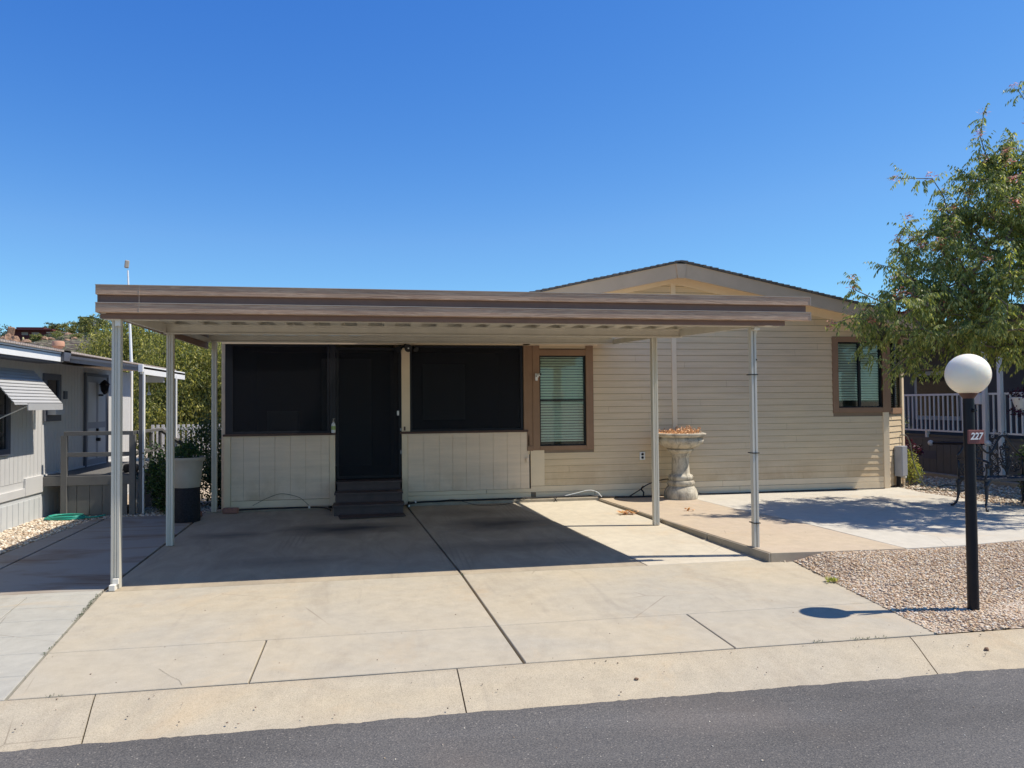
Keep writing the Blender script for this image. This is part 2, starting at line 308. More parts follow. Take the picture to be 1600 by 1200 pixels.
# ---------------------------------------------------------------- mesh helpers
ORG = {}
def link(o): scn.collection.objects.link(o)
def tag(o, label=None, cat=None, group=None, kind=None):
    if label: o['label'] = label
    if cat: o['category'] = cat
    if group: o['group'] = group
    if kind: o['kind'] = kind
    return o
def thing(name, loc, label, cat, group=None):
    o = bpy.data.objects.new(name, None); o.empty_display_size = .2; link(o); o.location = loc
    ORG[o] = Vector(loc); return tag(o, label, cat, group)
class MB:
    def __init__(s): s.v = []; s.f = []
    def add(s, vs_, fs):
        k = len(s.v); s.v += [tuple(v) for v in vs_]; s.f += [tuple(i+k for i in f) for f in fs]; return s
    def box(s, x0, x1, y0, y1, z0, z1):
        vs_ = [(x, y, z) for z in (z0, z1) for y in (y0, y1) for x in (x0, x1)]
        return s.add(vs_, [(0, 2, 3, 1), (4, 5, 7, 6), (0, 1, 5, 4), (2, 6, 7, 3), (0, 4, 6, 2), (1, 3, 7, 5)])
    def obox(s, c, size, rz=0, rx=0, ry=0):
        m = Matrix.Translation(c) @ Matrix.Rotation(rz, 4, 'Z') @ Matrix.Rotation(ry, 4, 'Y') @ Matrix.Rotation(rx, 4, 'X')
        a, b, d = (q/2 for q in size)
        vs_ = [m @ Vector((x, y, z)) for z in (-d, d) for y in (-b, b) for x in (-a, a)]
        return s.add(vs_, [(0, 2, 3, 1), (4, 5, 7, 6), (0, 1, 5, 4), (2, 6, 7, 3), (0, 4, 6, 2), (1, 3, 7, 5)])
    def beam(s, p0, p1, wd, hg, up=(0, 0, 1)):
        p0, p1 = Vector(p0), Vector(p1); d = (p1-p0).normalized(); sx = d.cross(Vector(up)).normalized()*wd/2; u = sx.cross(d).normalized()*hg/2
        vs_ = [p+a*sx+b*u for p in (p0, p1) for b in (-1, 1) for a in (-1, 1)]
        return s.add(vs_, [(0, 2, 3, 1), (4, 5, 7, 6), (0, 1, 5, 4), (2, 6, 7, 3), (0, 4, 6, 2), (1, 3, 7, 5)])
    def prism(s, poly, fn0, fn1):
        # poly: 2-D outline, fn0/fn1 map (a, b) to the two end rings
        n = len(poly); vs_ = [fn0(*p) for p in poly]+[fn1(*p) for p in poly]
        return s.add(vs_, [tuple(range(n-1, -1, -1)), tuple(range(n, 2*n))]+[(i, (i+1) % n, n+(i+1) % n, n+i) for i in range(n)])
    def tube(s, pts, r, n=8, caps=True):
        pts = [Vector(p) for p in pts]; rs = r if isinstance(r, (list, tuple)) else [r]*len(pts)
        k = len(s.v); ref = None
        for i, p in enumerate(pts):
            d = (pts[min(i+1, len(pts)-1)]-pts[max(i-1, 0)])
            d = d.normalized() if d.length > 1e-9 else Vector((0, 0, 1))
            if ref is None: ref = d.cross(Vector((0, 0, 1))) if abs(d.z) < .95 else d.cross(Vector((1, 0, 0)))
            a = (ref-d*ref.dot(d)); a = a.normalized() if a.length > 1e-6 else d.orthogonal().normalized(); ref = a; b = d.cross(a)
            for j in range(n):
                t = 2*math.pi*j/n; s.v.append(tuple(p+rs[i]*(math.cos(t)*a+math.sin(t)*b)))
        for i in range(len(pts)-1):
            for j in range(n):
                q = k+i*n; s.f.append((q+j, q+(j+1) % n, q+n+(j+1) % n, q+n+j))
        if caps: s.f.append(tuple(k+j for j in range(n-1, -1, -1))); s.f.append(tuple(k+(len(pts)-1)*n+j for j in range(n)))
        return s
    def lathe(s, prof, c=(0, 0, 0), n=40, wob=None):
        k = len(s.v); m = len(prof)
        for i in range(n):
            t = 2*math.pi*i/n
            for j, (r, z) in enumerate(prof):
                rr = r*(1+(wob(t, z) if wob else 0)); s.v.append((c[0]+rr*math.cos(t), c[1]+rr*math.sin(t), c[2]+z))
        for i in range(n):
            for j in range(m-1):
                a = k+i*m+j; b = k+((i+1) % n)*m+j; s.f.append((a, b, b+1, a+1))
        return s
    def build(s, name, mat, parent=None, smooth=False, bevel=0, loc=None, seg=2):
        me = bpy.data.meshes.new(name)
        og = ORG[parent] if parent is not None else Vector(loc or (0, 0, 0))
        vs_ = np.array(s.v, dtype=float)-np.array(og)
        me.from_pydata([tuple(v) for v in vs_], [], s.f); me.materials.append(M[mat] if isinstance(mat, str) else mat)
        o = bpy.data.objects.new(name, me); link(o); ORG[o] = og
        if parent is not None: o.parent = parent
        else: o.location = og
        bm = bmesh.new(); bm.from_mesh(me); bmesh.ops.recalc_face_normals(bm, faces=bm.faces); bm.to_mesh(me); bm.free()
        if smooth: me.shade_smooth() if smooth is True else me.set_sharp_from_angle(angle=R(smooth))
        if smooth and smooth is not True:
            for p in me.polygons: p.use_smooth = True
        if bevel:
            md = o.modifiers.new('bevel', 'BEVEL'); md.width = bevel; md.segments = seg; md.limit_method = 'ANGLE'; md.angle_limit = R(40)
        return o
def npmesh(name, V, F, mat, parent=None, loc=(0, 0, 0)):
    # V (n,3), F (m,k): triangles or quads from numpy arrays
    og = ORG[parent] if parent is not None else Vector(loc)
    me = bpy.data.meshes.new(name); V = V-np.array(og)
    n, (m, k) = len(V), F.shape
    me.vertices.add(n); me.vertices.foreach_set('co', V.astype(np.float32).ravel())
    me.loops.add(m*k); me.loops.foreach_set('vertex_index', F.astype(np.int32).ravel())
    me.polygons.add(m); me.polygons.foreach_set('loop_start', np.arange(0, m*k, k, dtype=np.int32)); me.polygons.foreach_set('loop_total', np.full(m, k, dtype=np.int32))
    me.update(calc_edges=True); me.validate(); me.materials.append(M[mat])
    o = bpy.data.objects.new(name, me); link(o); ORG[o] = og
    if parent is not None: o.parent = parent
    else: o.location = og
    return o
def struct(o): o['kind'] = 'structure'; return o
def gz(y): return .08*min(1, max(0, (y-7)/4))     # the driveway climbs gently to the house

# ---------------------------------------------------------------- ground, road, curb, slabs
b = MB(); xs = [-900, -60, 60, 900]
b.add([(-900, -900, -.14), (900, -900, -.14), (900, 900, -.14), (-900, 900, -.14)], [(0, 1, 2, 3)])
struct(b.build('ground', 'dirt'))
b = MB(); b.add([(-120, -6, -.085), (120, -6, -.085), (120, 4.14, -.085), (-120, 4.14, -.085)], [(0, 1, 2, 3)])
struct(b.build('road', 'asphalt'))
# asphalt laps raggedly over the curb foot
b = MB(); N = 700; top = []
for i in range(N+1):
    x = -6+14*i/N; e = .018*noise.noise((x*6, 0, 0))+.010*noise.noise((x*1.3, 5, 0))+.012*noise.noise((x*28, 3, 0))
    b.v += [(x, 3.9, -.0875), (x, 4.115+e, -.068), (x, 4.13+e, -.078)]
for i in range(N):
    for j in (0, 1): b.f.append((3*i+j, 3*i+3+j, 3*i+4+j, 3*i+1+j))
struct(b.build('road_edge', 'asphalt', smooth=True))
prof = [(4.08, -.09), (4.10, -.08), (4.18, -.067), (4.32, -.043), (4.46, -.017), (4.56, -.004), (4.615, -.001), (4.625, -.006), (4.625, -.14)]
b = MB(); js = [-60, -30, -12, -7.4, -4.4, -1.43, .485, 3.56, 6.6, 9.6, 30, 60]
for i in range(len(js)-1):
    x0, x1 = js[i]+.004, js[i+1]-.004; n = max(2, int((x1-x0)/.25) if x1-x0 < 6 else 6)
    sk = .14 if i in (6,) else 0
    for k in range(n):
        a0, a1 = x0+(x1-x0)*k/n, x0+(x1-x0)*(k+1)/n
        q = len(b.v)
        for xx in (a0, a1):
            for (y, z) in prof:
                b.v.append((xx+(-.19*(4.62-y)/.5 if xx > 3 and abs(xx-3.56) < .02 else (-.1*(y-4.1)/.5 if abs(xx+1.43) < .02 else 0)), y, z+(.004*noise.noise((xx*.8, y, 0)))))
        m = len(prof)
        for j in range(m-1): b.f.append((q+j, q+m+j, q+m+j+1, q+j+1))
        if k == 0: b.f.append(tuple(q+j for j in range(m)))
        if k == n-1: b.f.append(tuple(q+m+j for j in range(m-1, -1, -1)))
struct(b.build('curb', 'curb', smooth=35))
def slab(mb, poly, top=None, th=.09, gap=.005):
    # polygon slab shrunk by half the joint; the joint between slabs is a real groove
    n = len(poly); P = [Vector(p) for p in poly]; cx = sum(p.x for p in P)/n; cy = sum(p.y for p in P)/n; out = []
    for i in range(n):
        a, p, c = P[i-1], P[i], P[(i+1) % n]
        n1 = Vector((-(p-a).y, (p-a).x)).normalized(); n2 = Vector((-(c-p).y, (c-p).x)).normalized()
        d = (n1+n2); out.append(p+d/max(.6, d.dot(n1))*gap)
    f = top or gz
    ins = []
    for i in range(n):
        a, p, c = out[i-1], out[i], out[(i+1) % n]
        n1 = Vector((-(p-a).y, (p-a).x)).normalized(); n2 = Vector((-(c-p).y, (c-p).x)).normalized(); d = (n1+n2); ins.append(p+d/max(.6, d.dot(n1))*.004)
    vs_ = [(p.x, p.y, f(p.y)) for p in ins]+[(p.x, p.y, f(p.y)-.004) for p in out]+[(p.x, p.y, f(p.y)-th) for p in out]
    fs = [tuple(range(n))]
    for r in (0, n): fs += [(r+i, r+n+i, r+n+(i+1) % n, r+(i+1) % n) for i in range(n)]
    mb.add(vs_, fs)
def jx(y): return np.interp(y, [4.63, 7.15, 11.5], [.905, .80, .47])      # the wide centre joint
def rx(y): return np.interp(y, [4.63, 7.12], [3.79, 4.12])
A, Bp = MB(), MB()
rows = [4.63, 5.44, 7.12]
for (xa, xb) in ((-1.99, -.72), (-.72, None)):
    xr = jx(4.63)-.005 if xb is None else xb; slab(A, [(xa, 4.63), (xr, 4.63), (jx(5.44)-.005 if xb is None else xb-.01, 5.44), (xa-.11 if xa < -1.9 else xa-.01, 5.44)])
slab(A, [(-2.10, 5.44), (jx(5.44)-.005, 5.44), (jx(7.12)-.005, 7.12), (-2.31, 7.12)])
slab(A, [(jx(4.63)+.005, 4.63), (2.30, 4.63), (2.31, 5.44), (jx(5.44)+.005, 5.44)])
slab(A, [(2.30, 4.63), (rx(4.63), 4.63), (rx(5.44), 5.44), (2.31, 5.44)])
slab(A, [(jx(5.44)+.005, 5.44), (rx(5.44), 5.44), (rx(7.12), 7.12), (jx(7.12)+.005, 7.12)])
struct(A.build('driveway', 'drive'))
slab(Bp, [(-2.31, 7.12), (jx(7.12)-.005, 7.12), (jx(11.5)-.005, 11.5), (-2.36, 11.5)])
slab(Bp, [(jx(7.12)+.005, 7.12), (2.62, 7.12), (2.35, 9.35), (jx(9.35)+.005, 9.35)], gap=.004)
slab(Bp, [(jx(9.35)+.005, 9.35), (2.35, 9.35), (2.02, 11.5), (jx(11.5)+.005, 11.5)], gap=.004)
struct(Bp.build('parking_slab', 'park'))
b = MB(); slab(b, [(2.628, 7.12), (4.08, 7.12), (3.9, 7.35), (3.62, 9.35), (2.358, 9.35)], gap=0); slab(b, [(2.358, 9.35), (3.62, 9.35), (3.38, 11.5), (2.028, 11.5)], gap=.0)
struct(b.build('sunny_parking_slab', 'park_light'))  # split along the carport's shadow edge so the paler colour paints the sunlit part
b = MB(); b.add([(-4.2, 4.62, -.05), (4.1, 4.62, -.05), (4.1, 7.0, -.045), (3.8, 11.6, .035), (-4.2, 11.6, .035), (-4.2, 7.0, -.045)], [(0, 1, 2, 3, 4, 5)])
struct(b.build('joint_bed', 'joint'))
# neighbour's grey squares and parking slab
b = MB()
ys = [4.63, 5.02, 5.46, 5.88, 6.28, 6.68, 7.06]
for i in range(6):
    y0, y1 = ys[i], ys[i+1]
    e0, e1 = np.interp(y0, [4.63, 7.1], [-2.0, -2.33]), np.interp(y1, [4.63, 7.1], [-2.0, -2.33])
    xsn = [0, -.56, -1.24, -1.9, -2.6, -3.4, -4.3]
    for k in range(6): slab(b, [(e0+xsn[k+1], y0), (e0+xsn[k], y0), (e1+xsn[k], y1), (e1+xsn[k+1], y1)], gap=.0035)
slab(b, [(-6.6, 7.06), (-2.33, 7.06), (-2.33, 7.18), (-6.6, 7.18)], gap=.002)
struct(b.build('neighbour_driveway', 'pavers'))
b = MB(); slab(b, [(-3.60, 7.18), (-2.325, 7.18), (-2.37, 11.3), (-3.60, 11.3)]); slab(b, [(-4.05, 7.18), (-3.61, 7.18), (-3.61, 11.2), (-3.75, 11.2)])
struct(b.build('neighbour_parking_slab', 'stained'))
# raised patio in front of the house
ZP = .095
b = MB(); fz = lambda y: ZP
slab(b, [(3.86, 6.98), (4.6, 6.93), (5.30, 6.90), (5.17, 8.9), (4.95, 10.1), (4.84, 11.62), (3.46, 11.62), (3.66, 9.1)], fz, .16, .004)
struct(b.build('patio', 'patio_tan'))
b = MB()
slab(b, [(5.30, 6.90), (6.0, 6.92), (6.84, 7.06), (7.9, 7.5), (9.0, 8.3), (5.23, 8.2)], fz, .16, .002)
slab(b, [(5.23, 8.2), (9.0, 8.3), (8.8, 9.6), (8.75, 11.0), (8.9, 11.75), (4.84, 11.62), (4.95, 10.1), (5.17, 8.9)], fz, .16, .002)
struct(b.build('pale_patio', 'patio_white'))
b = MB()
for (p, q) in (((3.86, 6.985), (3.745, 8.15)), ((3.74, 8.17), (3.655, 9.3)), ((3.65, 9.32), (3.455, 11.44))):
    d = (Vector(q)-Vector(p)).normalized(); nn = Vector((-d.y, d.x))*.02
    b.prism([(0, 0), (1, 0), (1, 1), (0, 1)], lambda a, c, p=p, q=q, nn=nn: (p[0]+(q[0]-p[0])*a+nn.x*c*1.0, p[1]+(q[1]-p[1])*a+nn.y*c, -.02), lambda a, c, p=p, q=q, nn=nn: (p[0]+(q[0]-p[0])*a+nn.x*c, p[1]+(q[1]-p[1])*a+nn.y*c, ZP-.004))
struct(b.build('patio_curb', 'edge', bevel=.006))
b = MB(); b.box(-2.36, -.66, 11.42, 11.64, -.02, .10); b.box(.52, 3.44, 11.44, 11.64, -.02, .125)
struct(b.build('foundation_strip', 'edge', bevel=.008))

# gravel beds: textured base plus individually shaped stones
def stones(name, poly, count, rmin, rmax, zfun, mat, flat=.6):
    poly = [Vector((*p, 0)) for p in poly]; xs_ = [p.x for p in poly]; ys_ = [p.y for p in poly]
    P = np.array([(p.x, p.y) for p in poly]); pts = np.empty((0, 2))
    while len(pts) < count:
        q = np.column_stack([rng.uniform(min(xs_), max(xs_), count), rng.uniform(min(ys_), max(ys_), count)])
        ins = np.zeros(len(q), bool)
        for i in range(len(P)):
            a, c = P[i-1], P[i]; cond = ((a[1] > q[:, 1]) != (c[1] > q[:, 1]))
            with np.errstate(divide='ignore', invalid='ignore'): xc = (c[0]-a[0])*(q[:, 1]-a[1])/(c[1]-a[1])+a[0]
            ins ^= cond & (q[:, 0] < xc)
        pts = np.vstack([pts, q[ins]])
    pts = pts[:count]
    bm = bmesh.new(); bmesh.ops.create_icosphere(bm, subdivisions=1, radius=1); base = np.array([v.co[:] for v in bm.verts]); F = np.array([[v.index for v in f.verts] for f in bm.faces]); bm.free()
    nv = len(base); jit = rng.uniform(.72, 1.2, (count, nv, 1)); V = base[None]*jit
    V *= rng.uniform(.75, 1.25, (count, 1, 3)); V[:, :, 2] *= flat
    a = rng.uniform(0, 6.28, count); ca, sa = np.cos(a)[:, None], np.sin(a)[:, None]
    x = V[:, :, 0]*ca-V[:, :, 1]*sa; y = V[:, :, 0]*sa+V[:, :, 1]*ca; V = np.stack([x, y, V[:, :, 2]], 2)
    r = (rmin+(rmax-rmin)*rng.random(count)**2)[:, None, None]; V = V*r
    z = np.array([zfun(p[0], p[1]) for p in pts])+rng.uniform(0, .5, count)*r[:, 0, 0]
    V += np.column_stack([pts, z])[:, None, :]
    FF = (F[None]+np.arange(count)[:, None, None]*nv).reshape(-1, 3)
    o = npmesh(name, V.reshape(-1, 3), FF, mat); o['kind'] = 'stuff'; return o
gr = lambda x, y: .0+.02*noise.noise((x*1.2, y*1.2, 0))+.012
b = MB()
def gsheet(mb, x0, x1, y0, y1, f, s=.12):
    nx, ny = int((x1-x0)/s)+1, int((y1-y0)/s)+1; k = len(mb.v)
    for j in range(ny+1):
        for i in range(nx+1):
            x = x0+(x1-x0)*i/nx; y = y0+(y1-y0)*j/ny; mb.v.append((x, y, f(x, y)))
    for j in range(ny):
        for i in range(nx): a = k+j*(nx+1)+i; mb.f.append((a, a+1, a+nx+2, a+nx+1))
bedpoly = [(3.80, 4.64), (4.14, 7.1), (3.95, 7.2), (3.9, 6.96), (5.3, 6.88), (6.0, 6.9), (6.84, 7.04), (7.9, 7.48), (9.0, 8.28), (12, 8.3), (12, 4.64)]
def ss(t): t = min(1, max(0, t)); return t*t*(3-2*t)
def gbz(x, y): return .004+.078*ss((y-5.1)/1.75)*ss((x-4.02)/.45)
k = MB(); NY_, NX_ = 40, 40
for j in range(NY_+1):
    y = 4.615+3.82*j/NY_; xa = float(np.interp(y, [4.64, 7.1, 7.2], [3.775, 4.112, 3.99]))
    for i in range(NX_+1): x = xa+(12-xa)*(i/NX_)**1.8; k.v.append((x, y, gbz(x, y)))
for j in range(NY_):
    for i in range(NX_): a = j*(NX_+1)+i; k.f.append((a, a+1, a+NX_+2, a+NX_+1))
struct(k.build('gravel_bed', 'gbase'))
stones('gravel', [(3.765, 4.615), (4.105, 7.1), (3.95, 6.97), (5.3, 6.895), (6.0, 6.9), (6.84, 7.04), (7.3, 7.2), (7.3, 4.64)], 34000, .005, .0135, lambda x, y: gbz(x, y)+.002+.010*noise.noise((x*1.5, y*1.5, 0)), 'stones')
k = MB(); k.add([(-7, 4.62, -.01), (-7, 13, .045), (-2.3, 13, .045), (-2.36, 11.3, .045), (-3.7, 11.25, .045), (-4.08, 8.5, .0), (-4.3, 7.1, -.01), (-6.4, 7.1, -.01), (-6.4, 4.62, -.01)], [tuple(range(9))])
struct(k.build('side_gravel_bed', 'gbase'))
stones('side_gravel', [(-4.6, 7.5), (-4.05, 7.6), (-3.76, 11.15), (-3.0, 11.3), (-2.45, 11.35), (-2.4, 12.4), (-4.6, 12.6)], 9000, .010, .024, lambda x, y: .012+.045*min(1, max(0, (y-7.5)/3)), 'stones_warm')
k = MB(); k.add([(8.9, 8.0, .05), (11.6, 8.0, .05), (11.6, 20, .06), (9.0, 20, .06), (9.3, 12.1, .06), (8.7, 11.7, .06), (8.7, 9.5, .05)], [tuple(range(7))]); struct(k.build('far_gravel_bed', 'gbase'))
stones('far_gravel', [(8.82, 8.3), (11.2, 8.3), (11.2, 14), (9.4, 14), (9.3, 12.1), (8.85, 11.7)], 5000, .012, .030, lambda x, y: .065, 'stones_warm')
b = MB(); b.tube([(9.6, 12.6, .08), (11.5, 11.4, .08)], .03, 5); b = MB()
b.box(10.9, 11.05, 9.0, 16, .03, .14); tag(b.build('garden_edging', 'edge', bevel=.01, loc=(10.97, 12, .03)), 'low grey concrete edging strip along the foot of the grey skirting', 'edging')

# ---------------------------------------------------------------- carport
cp = thing('carport', (.8, 9.2, 0), 'flat metal carport with brown double fascia and white posts over the driveway', 'carport')
FY = 7.05
def rxe(y): return np.interp(y, [7.05, 9.1, 11.5], [4.16, 3.95, 3.66])
XL = -2.36
b = MB()
for (z0, z1) in ((2.570, 2.652), (2.415, 2.497)): b.box(XL, 4.38, FY, FY+.05, z0, z1)
b.build('fascia', 'fascia', cp, bevel=.003)
b = MB(); b.box(XL+.03, 4.35, FY+.035, FY+.075, 2.497, 2.570); b.box(XL+.02, 4.13, FY+.06, FY+.10, 2.368, 2.415)
b.box(XL, XL+.03, FY+.05, 11.45, 2.415, 2.65); b.build('fascia_backing', 'fascia_dark', cp)
b = MB(); b.box(XL-.002, 4.382, FY-.004, FY+.02, 2.652, 2.657); b.box(XL-.002, 4.382, FY-.004, FY+.02, 2.497, 2.502); b.box(4.380, 4.386, FY-.004, FY+.05, 2.415, 2.50); b.box(4.380, 4.386, FY-.004, FY+.05, 2.57, 2.655)
b.box(XL+.352, XL+.354, FY-.002, FY, 2.415, 2.652)
b.build('fascia_edge', 'fascia_edge', cp)
# corrugated roof pans running front to back
pitch = .305; pf = [(0, 0), (.12, 0), (.14, .05), (.285, .05)]
line = []; x = XL+.04
while x < 4.3:
    for (a, z) in pf: line.append((x+a, z))
    x += pitch
V, Fq = [], []
def top_z(y): return 2.520+(.042*(y-9.08) if y > 9.08 else 0)
ysr = [7.11, 9.08, 11.5]
for y in ysr:
    lim = rxe(y)-.02
    for (xx, z) in line: V.append((min(xx, lim), y, top_z(y)+z))
n = len(line)
for j in range(2):
    for i in range(n-1): Fq.append((j*n+i, j*n+i+1, (j+1)*n+i+1, (j+1)*n+i))
b = MB(); b.add(V, Fq); o = b.build('roof_panel', 'metal_cream', cp); sm = o.modifiers.new('thick', 'SOLIDIFY'); sm.thickness = .003
b = MB(); b.prism([(XL+.03, 7.1), (rxe(7.1)-.03, 7.1), (rxe(9.1)-.03, 9.1), (rxe(11.5)-.03, 11.5), (XL+.03, 11.5)], lambda a, c: (a, c, top_z(c)+.054), lambda a, c: (a, c, top_z(c)+.064))
b.build('roof_skin', 'metal_cream', cp)
def ibeam(x0, x1, y, z0, z1, nm):
    b = MB(); h = z1-z0
    b.prism([(0, z0), (.07, z0), (.07, z0+.014), (.05, z0+.02), (.05, z1-.02), (.07, z1-.014), (.07, z1), (0, z1), (0, z1-.014), (.02, z1-.02), (.02, z0+.02), (0, z0+.014)], lambda a, c: (x0, y+a, c), lambda a, c: (x1, y+a, c))
    return b.build(nm, 'metal_cream', cp)
ibeam(XL+.02, 4.12, 7.20, 2.368, 2.40, 'beam')
ibeam(XL+.04, 3.84, 9.05, 2.413, 2.520, 'beam'); ibeam(XL+.04, 3.70, 11.36, 2.512, 2.612, 'beam')
b = MB(); b.beam((XL+.05, 7.1, 2.46), (XL+.05, 9.05, 2.475), .035, .10); b.beam((XL+.05, 9.13, 2.50), (XL+.05, 11.4, 2.53), .035, .06)
b.build('side_header', 'metal_cream', cp)
b = MB(); b.beam((4.11, 7.16, 2.435), (3.83, 9.06, 2.47), .03, .085); b.beam((3.85, 9.12, 2.50), (3.69, 11.4, 2.545), .03, .075); b.build('side_header', 'metal_cream', cp)
def post(x, y, z0, z1, wd=.088):
    h = wd/2; g = .008
    pl = [(-h, -h), (-h+.022, -h), (-h+.022, -h+g), (-h+.030, -h+g), (-h+.030, -h), (h-.030, -h), (h-.030, -h+g), (h-.022, -h+g), (h-.022, -h), (h, -h), (h, h), (-h, h)]
    b = MB(); b.prism(pl, lambda a, c: (x+a, y+c, z0), lambda a, c: (x+a, y+c, z1)); return b.build('post', 'metal_white', cp, bevel=.002)
p = post(-2.24, 7.24, gz(7.24), 2.37, .072); b = MB(); b.box(-2.29, -2.232, 7.15, 7.19, 2.36, 2.405).box(-2.235, -2.19, 7.155, 7.19, 2.31, 2.37); b.build('bracket', 'bracket', p)
b = MB(); b.box(-2.265, -2.215, 7.12, 7.19, .004, .055).box(-2.25, -2.20, 7.165, 7.188, .05, .10); b.build('foot_bracket', 'bracket', p, bevel=.004)
p = post(3.868, 7.30, .0, 2.37, .058); b = MB(); b.box(3.842, 3.868, 7.20, 7.26, 2.345, 2.405).box(3.842, 3.905, 7.205, 7.259, 2.33, 2.352); b.build('bracket', 'bracket', p)
b = MB(); b.prism([(3.925, 2.365), (4.0, 2.365), (4.012, 2.41), (3.925, 2.41)], lambda a, c: (a, 7.12, c), lambda a, c: (a, 7.17, c)); b.build('bracket', 'bracket', cp)
b = MB(); b.tube([(3.885, 7.35, .01), (3.885, 7.35, 2.1), (3.905, 7.35, 2.2), (3.915, 7.30, 2.37)], .017, 10); b.build('drain_pipe', 'metal_white', p, smooth=60)
for z in (1.87, 1.06, .34): b = MB(); b.prism([(3.834, 7.262), (3.908, 7.262), (3.908, 7.37), (3.834, 7.37)], lambda a, c, z=z: (a, c, z), lambda a, c, z=z: (a, c, z+.009)); b.build('strap', 'black_plastic', p)
MB().box(3.89, 3.898, 7.262, 7.27, 2.02, 2.035).build('hook', 'black_plastic', p)
p = post(-2.255, 9.09, gz(9.09), 2.413, .072); p = post(3.50, 9.16, .05, 2.413, .072)
p = post(-2.245, 11.43, .09, 2.51, .068)
MB().tube([(3.76, 11.33, 2.52), (3.80, 11.33, 2.52)], .012, 8).build('bolt', 'bracket', cp); MB().tube([(3.98, 8.4, 2.47), (4.0, 8.4, 2.49)], .02, 8).build('bolt', 'bracket', cp)

# ---------------------------------------------------------------- house
WY = 11.65
hs = thing('house', (3, 14, 0), 'single storey tan clapboard house with low gable behind the carport', 'house')
cuts = [(2.53, 3.43, .86, 2.44), (7.62, 8.70, 1.40, 2.66)]
def gable(x): return 3.70-.205*abs(x-4.79)
def laps(mb, x0, x1, z0, z1, step, P0, dx, dn, cutlist=(), topf=None):
    # lap boards: each board leans out at its foot
    z = z0
    while z < z1-1e-6:
        zt = min(z+step, z1); segs = [(x0, x1)]
        for (c0, c1, d0, d1) in cutlist:
            if zt > d0+.01 and z < d1-.01:
                ns = []
                for (a, c) in segs:
                    if c0 > a: ns.append((a, min(c, c0)))
                    if c1 < c: ns.append((max(a, c1), c))
                segs = [q for q in ns if q[1]-q[0] > .01]
        if topf:
            zm = z+step*.5; ns = []
            for (a, c) in segs:
                xa = max(a, 4.79-(3.70-zm)/.225); xc = min(c, 4.79+(3.70-zm)/.200)
                if xc > xa+.02: ns.append((xa, xc))
            segs = ns
        cutx = [x0+.4+3.2*random.random()+3.66*k_ for k_ in range(4)]; ns = []
        for (a, c) in segs:
            for cx_ in cutx:
                if a+.15 < cx_ < c-.15: ns.append((a, cx_-.0012)); a = cx_+.0012
            ns.append((a, c))
        segs = ns
        for (a, c) in segs:
            q = len(mb.v)
            for xx in (a, c):
                for (off, zz) in ((.0, z+.006), (.013, z+.005), (.013, z+.011), (.003, zt), (0, zt)):
                    p_ = P0+dx*xx-dn*off; mb.v.append((p_.x, p_.y, zz))
            mb.f += [(q+j, q+5+j, q+6+j, q+1+j) for j in range(4)]; mb.f += [tuple(q+j for j in range(5)), tuple(q+5+j for j in range(4, -1, -1))]
        z = zt
def each(nm, mat, par, boxes, bevel=0):
    for q in boxes: MB().box(*q).build(nm, mat, par, bevel=bevel)
ex, ny = Vector((1, 0, 0)), Vector((0, 1, 0))
b = MB(); laps(b, 2.50, 8.62, .30, 3.66, .1025, Vector((0, WY, 0)), ex, ny, cuts, True)
laps(b, .6, 2.5, 2.62, 3.6, .1025, Vector((0, WY, 0)), ex, ny, (), True)
b.build('siding', 'siding', hs)
b = MB(); b.box(3.44, 5.9, WY-.014, WY, .10, .205).box(5.905, 8.62, WY-.013, WY, .10, .205).box(2.48, 3.43, WY-.014, WY, .10, .205); b.box(2.40, 5.6, WY-.012, WY, .21, .30).box(5.604, 8.62, WY-.011, WY, .21, .30); b.build('skirting', 'siding_trim', hs, bevel=.002)
each('trim_board', 'siding_trim', hs, [(4.75, 4.83, WY-.024, WY-.001, .30, 3.60), (8.55, 8.66, WY-.026, WY-.002, .10, 2.85), (2.40, 2.62, WY-.016, WY, .305, .86)], .003)
# solid walls behind the boards, kept clear of the window openings
b = MB()
for (x0, x1, z0, z1) in ((2.40, 8.62, .02, .86), (3.43, 7.62, .86, 2.70), (2.40, 2.53, .86, 2.70), (2.53, 3.43, 2.44, 2.70), (7.62, 8.62, .86, 1.40), (7.62, 8.62, 2.66, 2.70)): b.box(x0, x1, WY+.001, WY+.06, z0, z1)
b.prism([(.45, 2.70), (9.25, 2.70), (9.25, 2.80), (4.79, 3.69), (.45, 2.71)], lambda a, c: (a, WY+.001, c), lambda a, c: (a, WY+.06, c))
b.box(.3, .36, WY+.3, 26, 0, 2.8); b.box(.3, 9.25, 25.9, 26, 0, 2.8)
b.build('wall', 'lap_shade', hs)
# clipped corner with narrow window
c0 = Vector((8.66, WY+.02, 0)); c1 = Vector((9.28, 12.10, 0)); dd = (c1-c0).normalized(); nn = Vector((-dd.y, dd.x, 0))
L = (c1-c0).length
b = MB(); laps(b, .0, L, .12, 2.75, .1025, c0, dd, nn, [(.06, L-.06, 1.40, 2.68)]); b.build('siding', 'siding', hs)
def dbox(mb, a0, a1, o0, o1, z0, z1):
    vs_ = []
    for z in (z0, z1):
        for o_ in (o0, o1):
            for a in (a0, a1): p_ = c0+dd*a+nn*o_; vs_.append((p_.x, p_.y, z))
    mb.add(vs_, [(0, 2, 3, 1), (4, 5, 7, 6), (0, 1, 5, 4), (2, 6, 7, 3), (0, 4, 6, 2), (1, 3, 7, 5)])
b = MB(); dbox(b, 0, L, .002, .05, .05, 1.40); dbox(b, 0, L, .002, .05, 2.68, 2.8); b.box(9.26, 9.30, 12.14, 26, .02, 2.8); b.build('wall', 'lap_shade', hs)
